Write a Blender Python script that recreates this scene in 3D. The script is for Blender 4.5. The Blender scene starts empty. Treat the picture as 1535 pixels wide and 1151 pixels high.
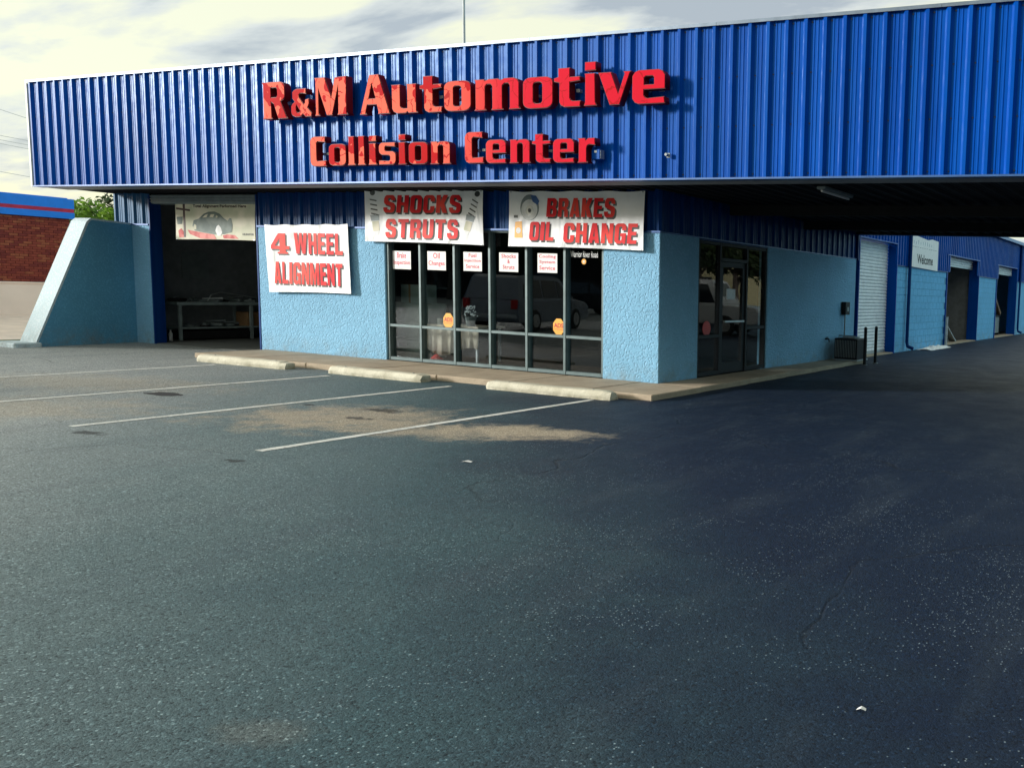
import bpy, bmesh, math, random
from mathutils import Vector, Matrix
random.seed(7)
sc = bpy.context.scene
col = sc.collection
PI = math.pi
R = math.radians

# ------------------------------------------------------------------ camera, sky, sun, exposure
F_PX, PX, PY = 1288.2187, 1308.75783, 577.16275          # lens measured in pixels of the 1535 x 1151 photograph
YAW, PITCH, ROLL = 0.35848, 0.10569, 0.03974
CAM = Vector((7.8825, -11.4053, 1.61723))
def cam_axes():
    cy, sy = math.cos(YAW), math.sin(YAW)
    fwd = Vector((-sy*math.cos(PITCH), cy*math.cos(PITCH), -math.sin(PITCH)))
    right = Vector((cy, sy, 0)); up = right.cross(fwd)
    return right*math.cos(ROLL)+up*math.sin(ROLL), -right*math.sin(ROLL)+up*math.cos(ROLL), fwd
AX_R, AX_U, AX_F = cam_axes()
cd = bpy.data.cameras.new('camera'); cam = bpy.data.objects.new('camera', cd); col.objects.link(cam)
cam.matrix_world = Matrix(((AX_R.x, AX_U.x, -AX_F.x, CAM.x), (AX_R.y, AX_U.y, -AX_F.y, CAM.y), (AX_R.z, AX_U.z, -AX_F.z, CAM.z), (0, 0, 0, 1)))
cd.sensor_width = 36; cd.lens = 36*F_PX/1535
cd.shift_x = (767.5-PX)/1535; cd.shift_y = (PY-575.5)/1535
cd.clip_end = 2000; cd.clip_start = 0.1
sc.camera = cam
def ray(x, y): return AX_F + AX_R*((x-PX)/F_PX) - AX_U*((y-PY)/F_PX)
def on_front(x, y, Y=0.0):
    d = ray(x, y); return CAM + d*((Y-CAM.y)/d.y)
def on_side(x, y, X=0.0):
    d = ray(x, y); return CAM + d*((X-CAM.x)/d.x)
def on_ground(x, y, Z=0.0):
    d = ray(x, y); return CAM + d*((Z-CAM.z)/d.z)

SUN_DIR = Vector((-0.80, -0.55, 0.225)).normalized()       # towards the sun: low, behind thin cloud, left of the lot
SUN_EL = math.asin(SUN_DIR.z)
SUN_AZ = math.atan2(SUN_DIR.x, SUN_DIR.y)
world = bpy.data.worlds.new('World'); sc.world = world; world.use_nodes = True
wn, wl = world.node_tree.nodes, world.node_tree.links
wn.clear()
def wnode(t, **k):
    n = wn.new(t)
    for a, b in k.items(): setattr(n, a, b)
    return n
def build_world():
    sky = wnode('ShaderNodeTexSky', sky_type='NISHITA', sun_disc=False, sun_elevation=SUN_EL, sun_rotation=SUN_AZ, dust_density=2.0, ozone_density=1.0, air_density=1.0)
    tc = wnode('ShaderNodeTexCoord')
    sep = wnode('ShaderNodeSeparateXYZ'); wl.new(tc.outputs['Generated'], sep.inputs[0])
    zc = wnode('ShaderNodeMath', operation='MAXIMUM'); wl.new(sep.outputs[2], zc.inputs[0]); zc.inputs[1].default_value = 0.0
    za = wnode('ShaderNodeMath', operation='ADD'); wl.new(zc.outputs[0], za.inputs[0]); za.inputs[1].default_value = 0.16
    dv = wnode('ShaderNodeVectorMath', operation='DIVIDE'); wl.new(tc.outputs['Generated'], dv.inputs[0])
    cb = wnode('ShaderNodeCombineXYZ')
    for i in range(3): wl.new(za.outputs[0], cb.inputs[i])
    wl.new(cb.outputs[0], dv.inputs[1])
    mp = wnode('ShaderNodeMapping'); wl.new(dv.outputs[0], mp.inputs[0])
    mp.inputs['Rotation'].default_value = (0, 0, R(28)); mp.inputs['Scale'].default_value = (1.0, 2.1, 0.0); mp.inputs['Location'].default_value = (2.6, 1.3, 0)
    n1 = wnode('ShaderNodeTexNoise'); wl.new(mp.outputs[0], n1.inputs['Vector'])
    n1.inputs['Scale'].default_value = 1.35; n1.inputs['Detail'].default_value = 7; n1.inputs['Roughness'].default_value = 0.56; n1.inputs['Distortion'].default_value = 0.25
    # light cloud against grey-bottomed cloud
    rp = wnode('ShaderNodeValToRGB'); wl.new(n1.outputs['Fac'], rp.inputs[0])
    el = rp.color_ramp.elements
    el[0].position = 0.37; el[0].color = (0.46, 0.50, 0.57, 1)
    el[1].position = 0.545; el[1].color = (1.0, 0.985, 0.76, 1)
    e = el.new(0.46); e.color = (0.76, 0.78, 0.78, 1)
    # cloud keeps one brightness; far side of the sky raised to strong blue fill
    dt = wnode('ShaderNodeVectorMath', operation='DOT_PRODUCT'); wl.new(tc.outputs['Generated'], dt.inputs[0]); dt.inputs[1].default_value = SUN_DIR
    mr = wnode('ShaderNodeMapRange'); wl.new(dt.outputs['Value'], mr.inputs[0])
    mr.inputs[1].default_value = -0.98; mr.inputs[2].default_value = -0.25; mr.inputs[3].default_value = 0.0; mr.inputs[4].default_value = 1.0; mr.interpolation_type = 'SMOOTHSTEP'
    gl = wnode('ShaderNodeMix', data_type='RGBA'); wl.new(mr.outputs[0], gl.inputs[0])
    gl.inputs[6].default_value = (0.60, 1.15, 1.55, 1); gl.inputs[7].default_value = (CLOUD*0.98, CLOUD, CLOUD*0.95, 1)
    ml = wnode('ShaderNodeMix', data_type='RGBA', blend_type='MULTIPLY'); ml.inputs[0].default_value = 1.0
    wl.new(rp.outputs[0], ml.inputs[6]); wl.new(gl.outputs[2], ml.inputs[7])
    bg1 = wnode('ShaderNodeBackground'); wl.new(sky.outputs[0], bg1.inputs[0]); bg1.inputs[1].default_value = 0.14
    bg2 = wnode('ShaderNodeBackground'); wl.new(ml.outputs[2], bg2.inputs[0]); bg2.inputs[1].default_value = 1.0
    mx = wnode('ShaderNodeMixShader'); mx.inputs[0].default_value = 0.78
    wl.new(bg1.outputs[0], mx.inputs[1]); wl.new(bg2.outputs[0], mx.inputs[2])
    out = wnode('ShaderNodeOutputWorld'); wl.new(mx.outputs[0], out.inputs[0])
CLOUD = 0.76
build_world()
sd = bpy.data.lights.new('sun', 'SUN'); sd.energy = 3.3; sd.angle = R(8); sd.color = (1.0, 0.97, 0.92)
sun = bpy.data.objects.new('sun', sd); col.objects.link(sun); sun.rotation_euler = SUN_DIR.to_track_quat('Z', 'Y').to_euler()
sc.view_settings.view_transform = 'Standard'; sc.view_settings.look = 'None'
sc.view_settings.exposure = 0.55; sc.view_settings.gamma = 1.0
sc.view_settings.use_curve_mapping = False

# ------------------------------------------------------------------ helpers
class NT:
    """small wrapper round a material's node tree"""
    def __init__(s, name):
        s.m = bpy.data.materials.new(name); s.m.use_nodes = True
        s.n = s.m.node_tree.nodes; s.l = s.m.node_tree.links
        s.b = s.n['Principled BSDF']; s.out = s.n['Material Output']
    def node(s, t, ins=None, **k):
        n = s.n.new(t)
        for a, b in k.items(): setattr(n, a, b)
        for a, b in (ins or {}).items(): s.put(n.inputs[a], b)
        return n
    def put(s, sock, v):
        if hasattr(v, 'is_output'): s.l.new(v, sock)
        else: sock.default_value = v
    def coord(s, scale=1.0, which='Object', loc=(0, 0, 0)):
        tc = s.node('ShaderNodeTexCoord')
        mp = s.node('ShaderNodeMapping', {'Vector': tc.outputs[which]})
        mp.inputs['Scale'].default_value = scale if isinstance(scale, tuple) else (scale,)*3
        mp.inputs['Location'].default_value = loc
        return mp.outputs[0]
    def pos(s, scale=1.0):
        g = s.node('ShaderNodeNewGeometry')
        mp = s.node('ShaderNodeMapping', {'Vector': g.outputs['Position']})
        mp.inputs['Scale'].default_value = scale if isinstance(scale, tuple) else (scale,)*3
        return mp.outputs[0]
    def noise(s, vec, scale, detail=4, rough=0.55, dist=0.0):
        return s.node('ShaderNodeTexNoise', {'Vector': vec, 'Scale': scale, 'Detail': detail, 'Roughness': rough, 'Distortion': dist}).outputs['Fac']
    def vor(s, vec, scale, feature='F1', out='Distance'):
        return s.node('ShaderNodeTexVoronoi', {'Vector': vec, 'Scale': scale}, feature=feature).outputs[out]
    def ramp(s, fac, stops, interp='LINEAR'):
        r = s.node('ShaderNodeValToRGB', {0: fac}); cr = r.color_ramp; cr.interpolation = interp
        for i, (p, c) in enumerate(stops):
            e = cr.elements[i] if i < 2 else cr.elements.new(p)
            e.position = p; e.color = (*c, 1) if len(c) == 3 else c
        return r.outputs[0]
    def mix(s, fac, a, b, blend='MIX'):
        n = s.node('ShaderNodeMix', data_type='RGBA', blend_type=blend)
        s.put(n.inputs[0], fac); 
        for i, v in ((6, a), (7, b)): s.put(n.inputs[i], (*v, 1) if isinstance(v, tuple) and len(v) == 3 else v)
        return n.outputs[2]
    def math(s, op, a, b=0.0, clamp=False):
        n = s.node('ShaderNodeMath', operation=op, use_clamp=clamp); s.put(n.inputs[0], a); s.put(n.inputs[1], b); return n.outputs[0]
    def bump(s, h, strength=0.3, dist=0.01, normal=None):
        n = s.node('ShaderNodeBump', {'Height': h, 'Strength': strength, 'Distance': dist})
        if normal is not None: s.l.new(normal, n.inputs['Normal'])
        return n.outputs[0]
    def set(s, base=None, rough=None, metal=None, spec=None, normal=None, coat=None):
        if base is not None: s.put(s.b.inputs['Base Color'], (*base, 1) if isinstance(base, tuple) and len(base) == 3 else base)
        if rough is not None: s.put(s.b.inputs['Roughness'], rough)
        if metal is not None: s.put(s.b.inputs['Metallic'], metal)
        if spec is not None: s.put(s.b.inputs['Specular IOR Level'], spec)
        if normal is not None: s.l.new(normal, s.b.inputs['Normal'])
        if coat is not None: s.put(s.b.inputs['Coat Weight'], coat)
        return s.m

def plain(name, c, rough=0.6, metal=0.0, var=0.18, scale=6.0, bump=0.0, spec=0.5):
    t = NT(name); v = t.pos()
    f = t.noise(v, scale, 5, 0.6)
    lo = tuple(x*(1-var) for x in c); hi = tuple(min(1, x*(1+var)) for x in c)
    nm = t.bump(t.noise(v, scale*12, 3), bump, 0.004) if bump else None
    return t.set(t.ramp(f, [(0.3, lo), (0.7, hi)]), rough, metal, spec, nm)

def tag(o, label=None, cat=None, group=None, kind=None):
    if label: o['label'] = label
    if cat: o['category'] = cat
    if group: o['group'] = group
    if kind: o['kind'] = kind
    return o
def empty(name, loc=(0, 0, 0), rz=0.0, **k):
    o = bpy.data.objects.new(name, None); col.objects.link(o); o.location = loc; o.rotation_euler = (0, 0, rz)
    o.empty_display_size = 0.2
    return tag(o, **k)
def add(name, me, mat=None, parent=None, loc=None, rot=None):
    """link a mesh; positions are world coordinates unless the parent is rotated"""
    o = bpy.data.objects.new(name, me); col.objects.link(o)
    if mat is not None and len(me.materials) == 0: me.materials.append(mat)
    if loc is not None: o.location = loc
    if rot is not None: o.rotation_euler = rot
    if parent is not None:
        o.parent = parent
    return o

class MB:
    def __init__(s): s.v = []; s.f = []
    def box(s, x0, x1, y0, y1, z0, z1):
        b = len(s.v)
        s.v += [(x0, y0, z0), (x1, y0, z0), (x1, y1, z0), (x0, y1, z0), (x0, y0, z1), (x1, y0, z1), (x1, y1, z1), (x0, y1, z1)]
        s.f += [tuple(b+i for i in q) for q in ((0, 3, 2, 1), (4, 5, 6, 7), (0, 1, 5, 4), (1, 2, 6, 5), (2, 3, 7, 6), (3, 0, 4, 7))]
        return s
    def quad(s, *p):
        b = len(s.v); s.v += [tuple(q) for q in p]; s.f.append(tuple(range(b, b+len(p)))); return s
    def bar(s, a, b_, w, h=None):
        """box beam from a to b"""
        a, b_ = Vector(a), Vector(b_); h = h or w
        d = (b_-a).normalized(); up = Vector((0, 0, 1)) if abs(d.z) < 0.95 else Vector((1, 0, 0))
        r = d.cross(up).normalized(); u = r.cross(d)
        n = len(s.v)
        for p in (a, b_):
            for sx, sy in ((-1, -1), (1, -1), (1, 1), (-1, 1)): s.v.append(tuple(p+r*(sx*w/2)+u*(sy*h/2)))
        s.f += [tuple(n+i for i in q) for q in ((0, 1, 2, 3), (7, 6, 5, 4), (0, 4, 5, 1), (1, 5, 6, 2), (2, 6, 7, 3), (3, 7, 4, 0))]
        return s
    def tube(s, pts, r, n=8, cap=True):
        pts = [Vector(p) for p in pts]; rs = r if isinstance(r, (list, tuple)) else [r]*len(pts)
        base = len(s.v)
        for i, p in enumerate(pts):
            d = (pts[min(i+1, len(pts)-1)]-pts[max(i-1, 0)]).normalized()
            a = Vector((0, 0, 1)) if abs(d.z) < 0.9 else Vector((1, 0, 0))
            e1 = d.cross(a).normalized(); e2 = d.cross(e1)
            for k in range(n):
                t = 2*PI*k/n; s.v.append(tuple(p+(e1*math.cos(t)+e2*math.sin(t))*rs[i]))
        for i in range(len(pts)-1):
            for k in range(n):
                a, b = base+i*n+k, base+i*n+(k+1) % n
                s.f.append((a, b, b+n, a+n))
        if cap:
            s.f.append(tuple(base+k for k in range(n))[::-1]); s.f.append(tuple(base+(len(pts)-1)*n+k for k in range(n)))
        return s
    def cyl(s, a, b, r, n=16): return s.tube([a, b], r, n)
    def prism(s, poly, axis, a0, a1):
        """2-D outline pushed along an axis; poly in the two other axes' order"""
        def P(u, v, w): return {'x': (w, u, v), 'y': (u, w, v), 'z': (u, v, w)}[axis]
        n = len(poly); b = len(s.v)
        s.v += [P(u, v, a0) for u, v in poly] + [P(u, v, a1) for u, v in poly]
        s.f += [tuple(range(b, b+n))[::-1], tuple(range(b+n, b+2*n))]
        s.f += [(b+i, b+(i+1) % n, b+n+(i+1) % n, b+n+i) for i in range(n)]
        return s
    def mesh(s, name='m', smooth=False, bevel=0.0, segs=1):
        me = bpy.data.meshes.new(name); me.from_pydata([tuple(v) for v in s.v], [], s.f)
        bm = bmesh.new(); bm.from_mesh(me)
        if bevel:
            bmesh.ops.bevel(bm, geom=bm.edges[:], offset=bevel, segments=segs, affect='EDGES', profile=0.5, clamp_overlap=True)
        bmesh.ops.recalc_face_normals(bm, faces=bm.faces[:])
        bm.to_mesh(me); bm.free()
        if smooth:
            for p in me.polygons: p.use_smooth = True
        me.update(); return me
    def build(s, name, mat, parent=None, loc=None, rot=None, **k): return add(name, s.mesh(name, **k), mat, parent, loc, rot)
def box(name, mat, parent, x0, x1, y0, y1, z0, z1, bevel=0.0):
    return MB().box(min(x0, x1), max(x0, x1), min(y0, y1), max(y0, y1), min(z0, z1), max(z0, z1)).build(name, mat, parent, bevel=bevel)
def sub_parent(o, p): o.parent = p; return o

# ------------------------------------------------------------------ materials
def m_asphalt():
    t = NT('asphalt'); v = t.pos()
    big = t.noise(v, 0.35, 6, 0.6, 0.4)
    med = t.noise(v, 1.7, 6, 0.65)
    # lit left and shaded right of the lot painted as grey wear and dark sealer
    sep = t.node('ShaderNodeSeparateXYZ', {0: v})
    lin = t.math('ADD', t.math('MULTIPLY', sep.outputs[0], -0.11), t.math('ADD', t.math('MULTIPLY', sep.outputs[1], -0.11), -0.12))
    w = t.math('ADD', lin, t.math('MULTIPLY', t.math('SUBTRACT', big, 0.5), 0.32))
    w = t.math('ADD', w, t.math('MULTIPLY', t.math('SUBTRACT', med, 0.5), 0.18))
    worn_lit = t.ramp(w, [(-0.0, (0, 0, 0)), (1.0, (1, 1, 1))])
    worn_lit = t.math('MULTIPLY', worn_lit, 1.0)
    base = t.ramp(worn_lit, [(0.0, (0.006, 0.016, 0.040)), (1.0, (0.285, 0.305, 0.30)), (0.16, (0.014, 0.033, 0.055)), (0.34, (0.045, 0.088, 0.104)), (0.55, (0.110, 0.158, 0.168)), (0.85, (0.225, 0.255, 0.258))])
    # scuffs and streaks along the drive
    sv = t.pos((0.9, 0.22, 1)); st = t.noise(sv, 2.2, 5, 0.6)
    base = t.mix(t.math('MULTIPLY', t.ramp(st, [(0.52, (0, 0, 0)), (0.70, (1, 1, 1))]), 0.22), base, (0.060, 0.080, 0.100))
    # sandy dust left by puddles: centre, radii, turn, strength
    for cx, cy, rx, ry, a, k in ((-1.05, -4.55, 1.55, 1.15, 0.2, 0.85), (1.15, -4.25, 1.15, 0.55, 0.25, 1.0), (0.2, -4.75, 1.5, 0.5, 0.1, 0.7),
                                 (-4.6, -6.3, 2.4, 1.2, 0.5, 0.5), (-6.2, -4.3, 2.6, 1.0, 0.2, 0.4), (4.9, -9.45, 0.22, 0.12, 0.3, 0.12)):
        mp = t.node('ShaderNodeMapping', {'Vector': v}, vector_type='TEXTURE')
        mp.inputs['Location'].default_value = (cx, cy, 0); mp.inputs['Rotation'].default_value = (0, 0, a); mp.inputs['Scale'].default_value = (rx, ry, 1)
        ln = t.node('ShaderNodeVectorMath', {0: mp.outputs[0]}, operation='LENGTH').outputs['Value']
        f = t.math('ADD', t.math('SUBTRACT', 1.0, ln), t.math('MULTIPLY', t.math('SUBTRACT', t.noise(v, 2.6, 8, 0.75), 0.5), 2.6))
        f = t.math('MULTIPLY', t.ramp(f, [(0.05, (0, 0, 0)), (0.65, (1, 1, 1))]), k)
        base = t.mix(f, base, (0.37, 0.315, 0.235))
    # oil drips
    for cx, cy, rx, ry in ((-1.15, -3.95, 0.42, 0.14), (-0.85, -4.5, 0.25, 0.10), (-1.95, -6.45, 0.26, 0.10), (0.35, -6.6, 0.12, 0.06), (-2.2, -4.1, 0.15, 0.07)):
        mp = t.node('ShaderNodeMapping', {'Vector': v}, vector_type='TEXTURE')
        mp.inputs['Location'].default_value = (cx, cy, 0); mp.inputs['Scale'].default_value = (rx, ry, 1)
        ln = t.node('ShaderNodeVectorMath', {0: mp.outputs[0]}, operation='LENGTH').outputs['Value']
        f = t.math('ADD', t.math('SUBTRACT', 1.0, ln), t.math('MULTIPLY', t.math('SUBTRACT', t.noise(v, 9, 4), 0.5), 2.2))
        base = t.mix(t.math('MULTIPLY', t.ramp(f, [(0.1, (0, 0, 0)), (0.5, (1, 1, 1))]), 0.8), base, (0.018, 0.018, 0.018))
    # stones showing through
    cellc = t.node('ShaderNodeTexVoronoi', {'Vector': v, 'Scale': 100.0}); d = cellc.outputs['Distance']; cc = cellc.outputs['Color']
    rnd = t.node('ShaderNodeSeparateColor', {0: cc}).outputs[0]
    patch = t.ramp(t.noise(v, 1.1, 6, 0.7), [(0.47, (0, 0, 0)), (0.70, (1, 1, 1))])
    pick = t.ramp(t.math('ADD', rnd, t.math('MULTIPLY', patch, 0.16)), [(0.990, (0, 0, 0)), (0.998, (1, 1, 1))])
    stone = t.math('MULTIPLY', pick, t.ramp(d, [(0.22, (1, 1, 1)), (0.42, (0, 0, 0))]))
    base = t.mix(t.math('MULTIPLY', stone, 0.5), base, (0.36, 0.44, 0.45))
    shade = t.ramp(rnd, [(0.0, (0.30, 0.32, 0.34)), (0.85, (1.15, 1.15, 1.15)), (1.0, (1.9, 1.9, 1.9)), (0.14, (0.80, 0.80, 0.80))])
    base = t.mix(1.0, base, shade, 'MULTIPLY')
    # hairline cracks
    wv = t.node('ShaderNodeVectorMath', {0: v, 1: t.node('ShaderNodeTexNoise', {'Vector': v, 'Scale': 0.8, 'Detail': 4}).outputs['Color']}, operation='ADD').outputs[0]
    cr = t.vor(wv, 0.22, 'DISTANCE_TO_EDGE')
    crk = t.math('MULTIPLY', t.ramp(cr, [(0.0, (1, 1, 1)), (0.0022, (0, 0, 0))]), t.ramp(t.noise(v, 0.5, 3), [(0.45, (0, 0, 0)), (0.6, (1, 1, 1))]))
    base = t.mix(t.math('MULTIPLY', crk, 0.5), base, (0.008, 0.009, 0.01))
    h = t.math('ADD', t.math('MULTIPLY', d, -0.6), t.math('MULTIPLY', t.noise(v, 150, 4, 0.7), 1.3))
    h = t.math('SUBTRACT', h, t.math('MULTIPLY', crk, 2.0))
    nm = t.bump(h, 0.75, 0.006)
    nm = t.bump(t.noise(v, 3.0, 3), 0.25, 0.02, nm)
    rough = t.ramp(med, [(0.3, (0.52,)*3), (0.7, (0.68,)*3)])
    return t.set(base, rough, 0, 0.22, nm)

def m_stucco(name, c, rough_relief=0.6):
    t = NT(name); v = t.pos()
    warp = t.node('ShaderNodeVectorMath', {0: v, 1: t.node('ShaderNodeVectorMath', {0: t.node('ShaderNodeTexNoise', {'Vector': v, 'Scale': 5.0, 'Detail': 3}).outputs['Color'], 1: (0.16, 0.16, 0.16)}, operation='MULTIPLY').outputs[0]}, operation='ADD').outputs[0]
    a = t.vor(warp, 24.0, 'F1'); b = t.noise(warp, 30, 5, 0.6)
    kn = t.ramp(t.math('ADD', t.math('MULTIPLY', a, 0.8), t.math('MULTIPLY', b, 0.9)), [(0.55, (0, 0, 0)), (0.88, (1, 1, 1))])
    g = t.noise(v, 140, 3, 0.6)
    h = t.math('ADD', t.math('MULTIPLY', kn, 1.0), t.math('MULTIPLY', g, 0.35))
    nm = t.bump(h, rough_relief, 0.012)
    f = t.noise(v, 1.3, 6, 0.6)
    base = t.ramp(f, [(0.3, tuple(x*0.88 for x in c)), (0.7, tuple(min(1, x*1.08) for x in c))])
    base = t.mix(t.math('MULTIPLY', kn, 0.42), base, tuple(x*k for x, k in zip(c, (0.42, 0.62, 0.66))))
    # splash dirt low down on the wall
    sep = t.node('ShaderNodeSeparateXYZ', {0: v})
    dirt = t.math('MULTIPLY', t.ramp(sep.outputs[2], [(0.06, (1, 1, 1)), (0.42, (0, 0, 0))]), t.ramp(t.noise(v, 4, 6, 0.7), [(0.42, (0, 0, 0)), (0.7, (1, 1, 1))]))
    base = t.mix(t.math('MULTIPLY', dirt, 0.7), base, (0.20, 0.21, 0.19))
    return t.set(base, 0.75, 0, 0.35, nm)

def m_metal(name, c, rough=0.33, chalk=0.6):
    t = NT(name); v = t.pos()
    n = t.noise(v, 1.1, 6, 0.62)
    st = t.noise(t.pos((9, 9, 0.35)), 1.0, 5, 0.6)               # rain streaks run down the sheets
    base = t.ramp(n, [(0.25, tuple(x*0.86 for x in c)), (0.75, tuple(min(1, x*1.10) for x in c))])
    oi = t.node('ShaderNodeObjectInfo').outputs['Random']
    base = t.mix(1.0, base, t.ramp(oi, [(0.0, (0.80, 0.84, 0.86)), (1.0, (1.10, 1.12, 1.08))]), 'MULTIPLY')
    f = t.math('MULTIPLY', t.ramp(st, [(0.46, (0, 0, 0)), (0.74, (1, 1, 1))]), chalk)
    base = t.mix(f, base, tuple(min(1, x*0.9+a) for x, a in zip(c, (0.004, 0.04, 0.09))))
    sp = t.vor(v, 24.0); pick = t.noise(v, 3.1, 2)
    spot = t.math('MULTIPLY', t.ramp(sp, [(0.06, (1, 1, 1)), (0.10, (0, 0, 0))]), t.ramp(pick, [(0.60, (0, 0, 0)), (0.64, (1, 1, 1))]))
    base = t.mix(t.math('MULTIPLY', spot, 0.7), base, (0.012, 0.016, 0.03))
    rg = t.ramp(t.noise(v, 7, 4), [(0.3, (rough*0.8,)*3), (0.7, (rough*1.25,)*3)])
    nm = t.bump(t.noise(t.pos((2.5, 2.5, 0.5)), 1.4, 2), 0.05, 0.03)
    t.b.inputs['Coat Roughness'].default_value = 0.36
    t.b.inputs['Specular Tint'].default_value = (0.17, 0.56, 0.86, 1)
    return t.set(base, rg, 0.0, 0.21, nm)

def m_concrete(name, c, dirt=0.35):
    t = NT(name); v = t.pos()
    f = t.noise(v, 2.2, 7, 0.65); g = t.noise(v, 45, 4, 0.6)
    base = t.ramp(f, [(0.28, tuple(x*0.74 for x in c)), (0.72, tuple(min(1, x*1.12) for x in c))])
    base = t.mix(t.math('MULTIPLY', t.ramp(g, [(0.52, (0, 0, 0)), (0.68, (1, 1, 1))]), dirt), base, tuple(x*0.42 for x in c))
    nm = t.bump(t.math('ADD', g, t.math('MULTIPLY', f, 0.6)), 0.5, 0.006)
    return t.set(base, 0.85, 0, 0.3, nm)

def m_stop():
    t = NT('stop_concrete'); v = t.pos(); c = (0.66, 0.60, 0.42)
    f = t.noise(v, 3.0, 7, 0.7); g = t.noise(v, 38, 4, 0.6)
    base = t.ramp(f, [(0.3, (0.46, 0.43, 0.33)), (0.7, (0.70, 0.67, 0.55))])
    sep = t.node('ShaderNodeSeparateXYZ', {0: v})
    grime = t.math('MULTIPLY', t.ramp(t.math('ADD', sep.outputs[2], t.math('MULTIPLY', t.noise(v, 7, 5), 0.09)), [(0.03, (1, 1, 1)), (0.13, (0, 0, 0))]), t.ramp(t.noise(v, 5, 5, 0.7), [(0.35, (0, 0, 0)), (0.6, (1, 1, 1))]))
    base = t.mix(t.math('MULTIPLY', grime, 0.75), base, (0.16, 0.15, 0.09))
    base = t.mix(t.math('MULTIPLY', t.ramp(g, [(0.58, (0, 0, 0)), (0.68, (1, 1, 1))]), 0.4), base, (0.22, 0.20, 0.14))
    return t.set(base, 0.85, 0, 0.3, t.bump(g, 0.6, 0.008))

def m_paint():
    """road paint rubbed through to the asphalt in flakes"""
    t = NT('line_paint'); v = t.pos()
    base = t.ramp(t.noise(v, 5, 5, 0.6), [(0.3, (0.52, 0.53, 0.50)), (0.7, (0.78, 0.78, 0.74))])
    wear = t.ramp(t.math('ADD', t.math('MULTIPLY', t.noise(v, 26, 5, 0.7), 0.7), t.math('MULTIPLY', t.noise(v, 1.4, 3), 0.3)), [(0.53, (0, 0, 0)), (0.60, (1, 1, 1))])
    base = t.mix(t.math('MULTIPLY', wear, 0.5), base, (0.15, 0.18, 0.18))
    return t.set(base, 0.75, 0, 0.2, t.bump(t.noise(v, 120, 3), 0.5, 0.004))
def m_letter_face():
    """faded vinyl skin, sky gloss painted paler into the left letters, torn off in places down to fresh red plastic, with crazing"""
    t = NT('letter_face'); v = t.pos()
    wv = t.node('ShaderNodeVectorMath', {0: v, 1: t.node('ShaderNodeVectorMath', {0: t.node('ShaderNodeTexNoise', {'Vector': v, 'Scale': 4.0, 'Detail': 3}).outputs['Color'], 1: (0.22, 0.22, 0.22)}, operation='MULTIPLY').outputs[0]}, operation='ADD').outputs[0]
    sep = t.node('ShaderNodeSeparateXYZ', {0: v})
    gloss_off = t.ramp(t.math('MULTIPLY', t.math('ADD', sep.outputs[0], 6.6), 0.125), [(0.45, (0, 0, 0)), (0.62, (1, 1, 1))])
    faded = t.mix(t.noise(v, 2.0, 4), (0.86, 0.165, 0.10), (0.80, 0.12, 0.075))  # carries the left letters' painted sky gloss as well as fading
    faded = t.mix(gloss_off, faded, (0.62, 0.010, 0.030))  # left letters' sky gloss painted in as salmon; plain red to the right
    pick = t.noise(v, 2.3, 3, 0.6)
    tear = t.ramp(t.math('SUBTRACT', pick, t.math('MULTIPLY', gloss_off, 0.2)), [(0.525, (0, 0, 0)), (0.53, (1, 1, 1))])
    base = t.mix(tear, faded, (0.46, 0.0, 0.003))
    cr = t.vor(wv, 3.6, 'DISTANCE_TO_EDGE')
    line = t.math('MULTIPLY', t.ramp(cr, [(0.012, (1, 1, 1)), (0.030, (0, 0, 0))]), t.ramp(t.noise(v, 3.1, 2), [(0.46, (0, 0, 0)), (0.52, (1, 1, 1))]))
    base = t.mix(t.math('MULTIPLY', line, 0.9), base, (0.38, 0.008, 0.012))
    return t.set(base, 0.5, 0, 0.02)

def m_print(name, a, b, scale=2.2, rough=0.5, thr=(0.38, 0.62)):
    t = NT(name); f = t.noise(t.pos(), scale, 2, 0.4)
    return t.set(t.ramp(f, [(thr[0], a), (thr[1], b)]), rough, 0, 0.15)
def m_banner(name, c=(0.86, 0.88, 0.90)):
    t = NT(name); v = t.pos()
    base = t.ramp(t.noise(v, 3.0, 5, 0.6), [(0.3, tuple(x*0.9 for x in c)), (0.7, c)])
    h = t.math('ADD', t.noise(t.pos((2.2, 2.2, 0.9)), 1.3, 2, 0.4, 0.6), t.math('MULTIPLY', t.noise(t.pos((0.7, 0.7, 3.0)), 1.1, 1), 0.8))
    return t.set(base, 0.42, 0, 0.4, t.bump(h, 0.8, 0.06))
def m_glass(name, tint=(0.80, 0.83, 0.83), refl=0.045):
    t = NT(name); t.n.remove(t.b)
    lw = t.node('ShaderNodeLayerWeight', {'Blend': 0.5})
    f = t.math('ADD', t.math('MULTIPLY', t.math('POWER', lw.outputs['Facing'], 5.0), 0.9), refl, True)
    tr = t.node('ShaderNodeBsdfTransparent', {'Color': (*tint, 1)})
    gl = t.node('ShaderNodeBsdfGlossy', {'Color': (0.95, 0.97, 1, 1), 'Roughness': 0.0})
    nz = t.noise(t.pos(), 0.8, 1); t.l.new(t.bump(nz, 0.03, 0.02), gl.inputs['Normal'])
    mx = t.node('ShaderNodeMixShader', {0: f, 1: tr.outputs[0], 2: gl.outputs[0]})
    t.l.new(mx.outputs[0], t.out.inputs[0]); return t.m
def m_brick(name, c):
    t = NT(name); v = t.pos()
    base = t.ramp(t.noise(v, 9, 5, 0.7), [(0.3, tuple(x*0.7 for x in c)), (0.7, tuple(x*1.15 for x in c))])
    return t.set(base, 0.9, 0, 0.2, t.bump(t.noise(v, 60, 4), 0.6, 0.006))
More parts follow.
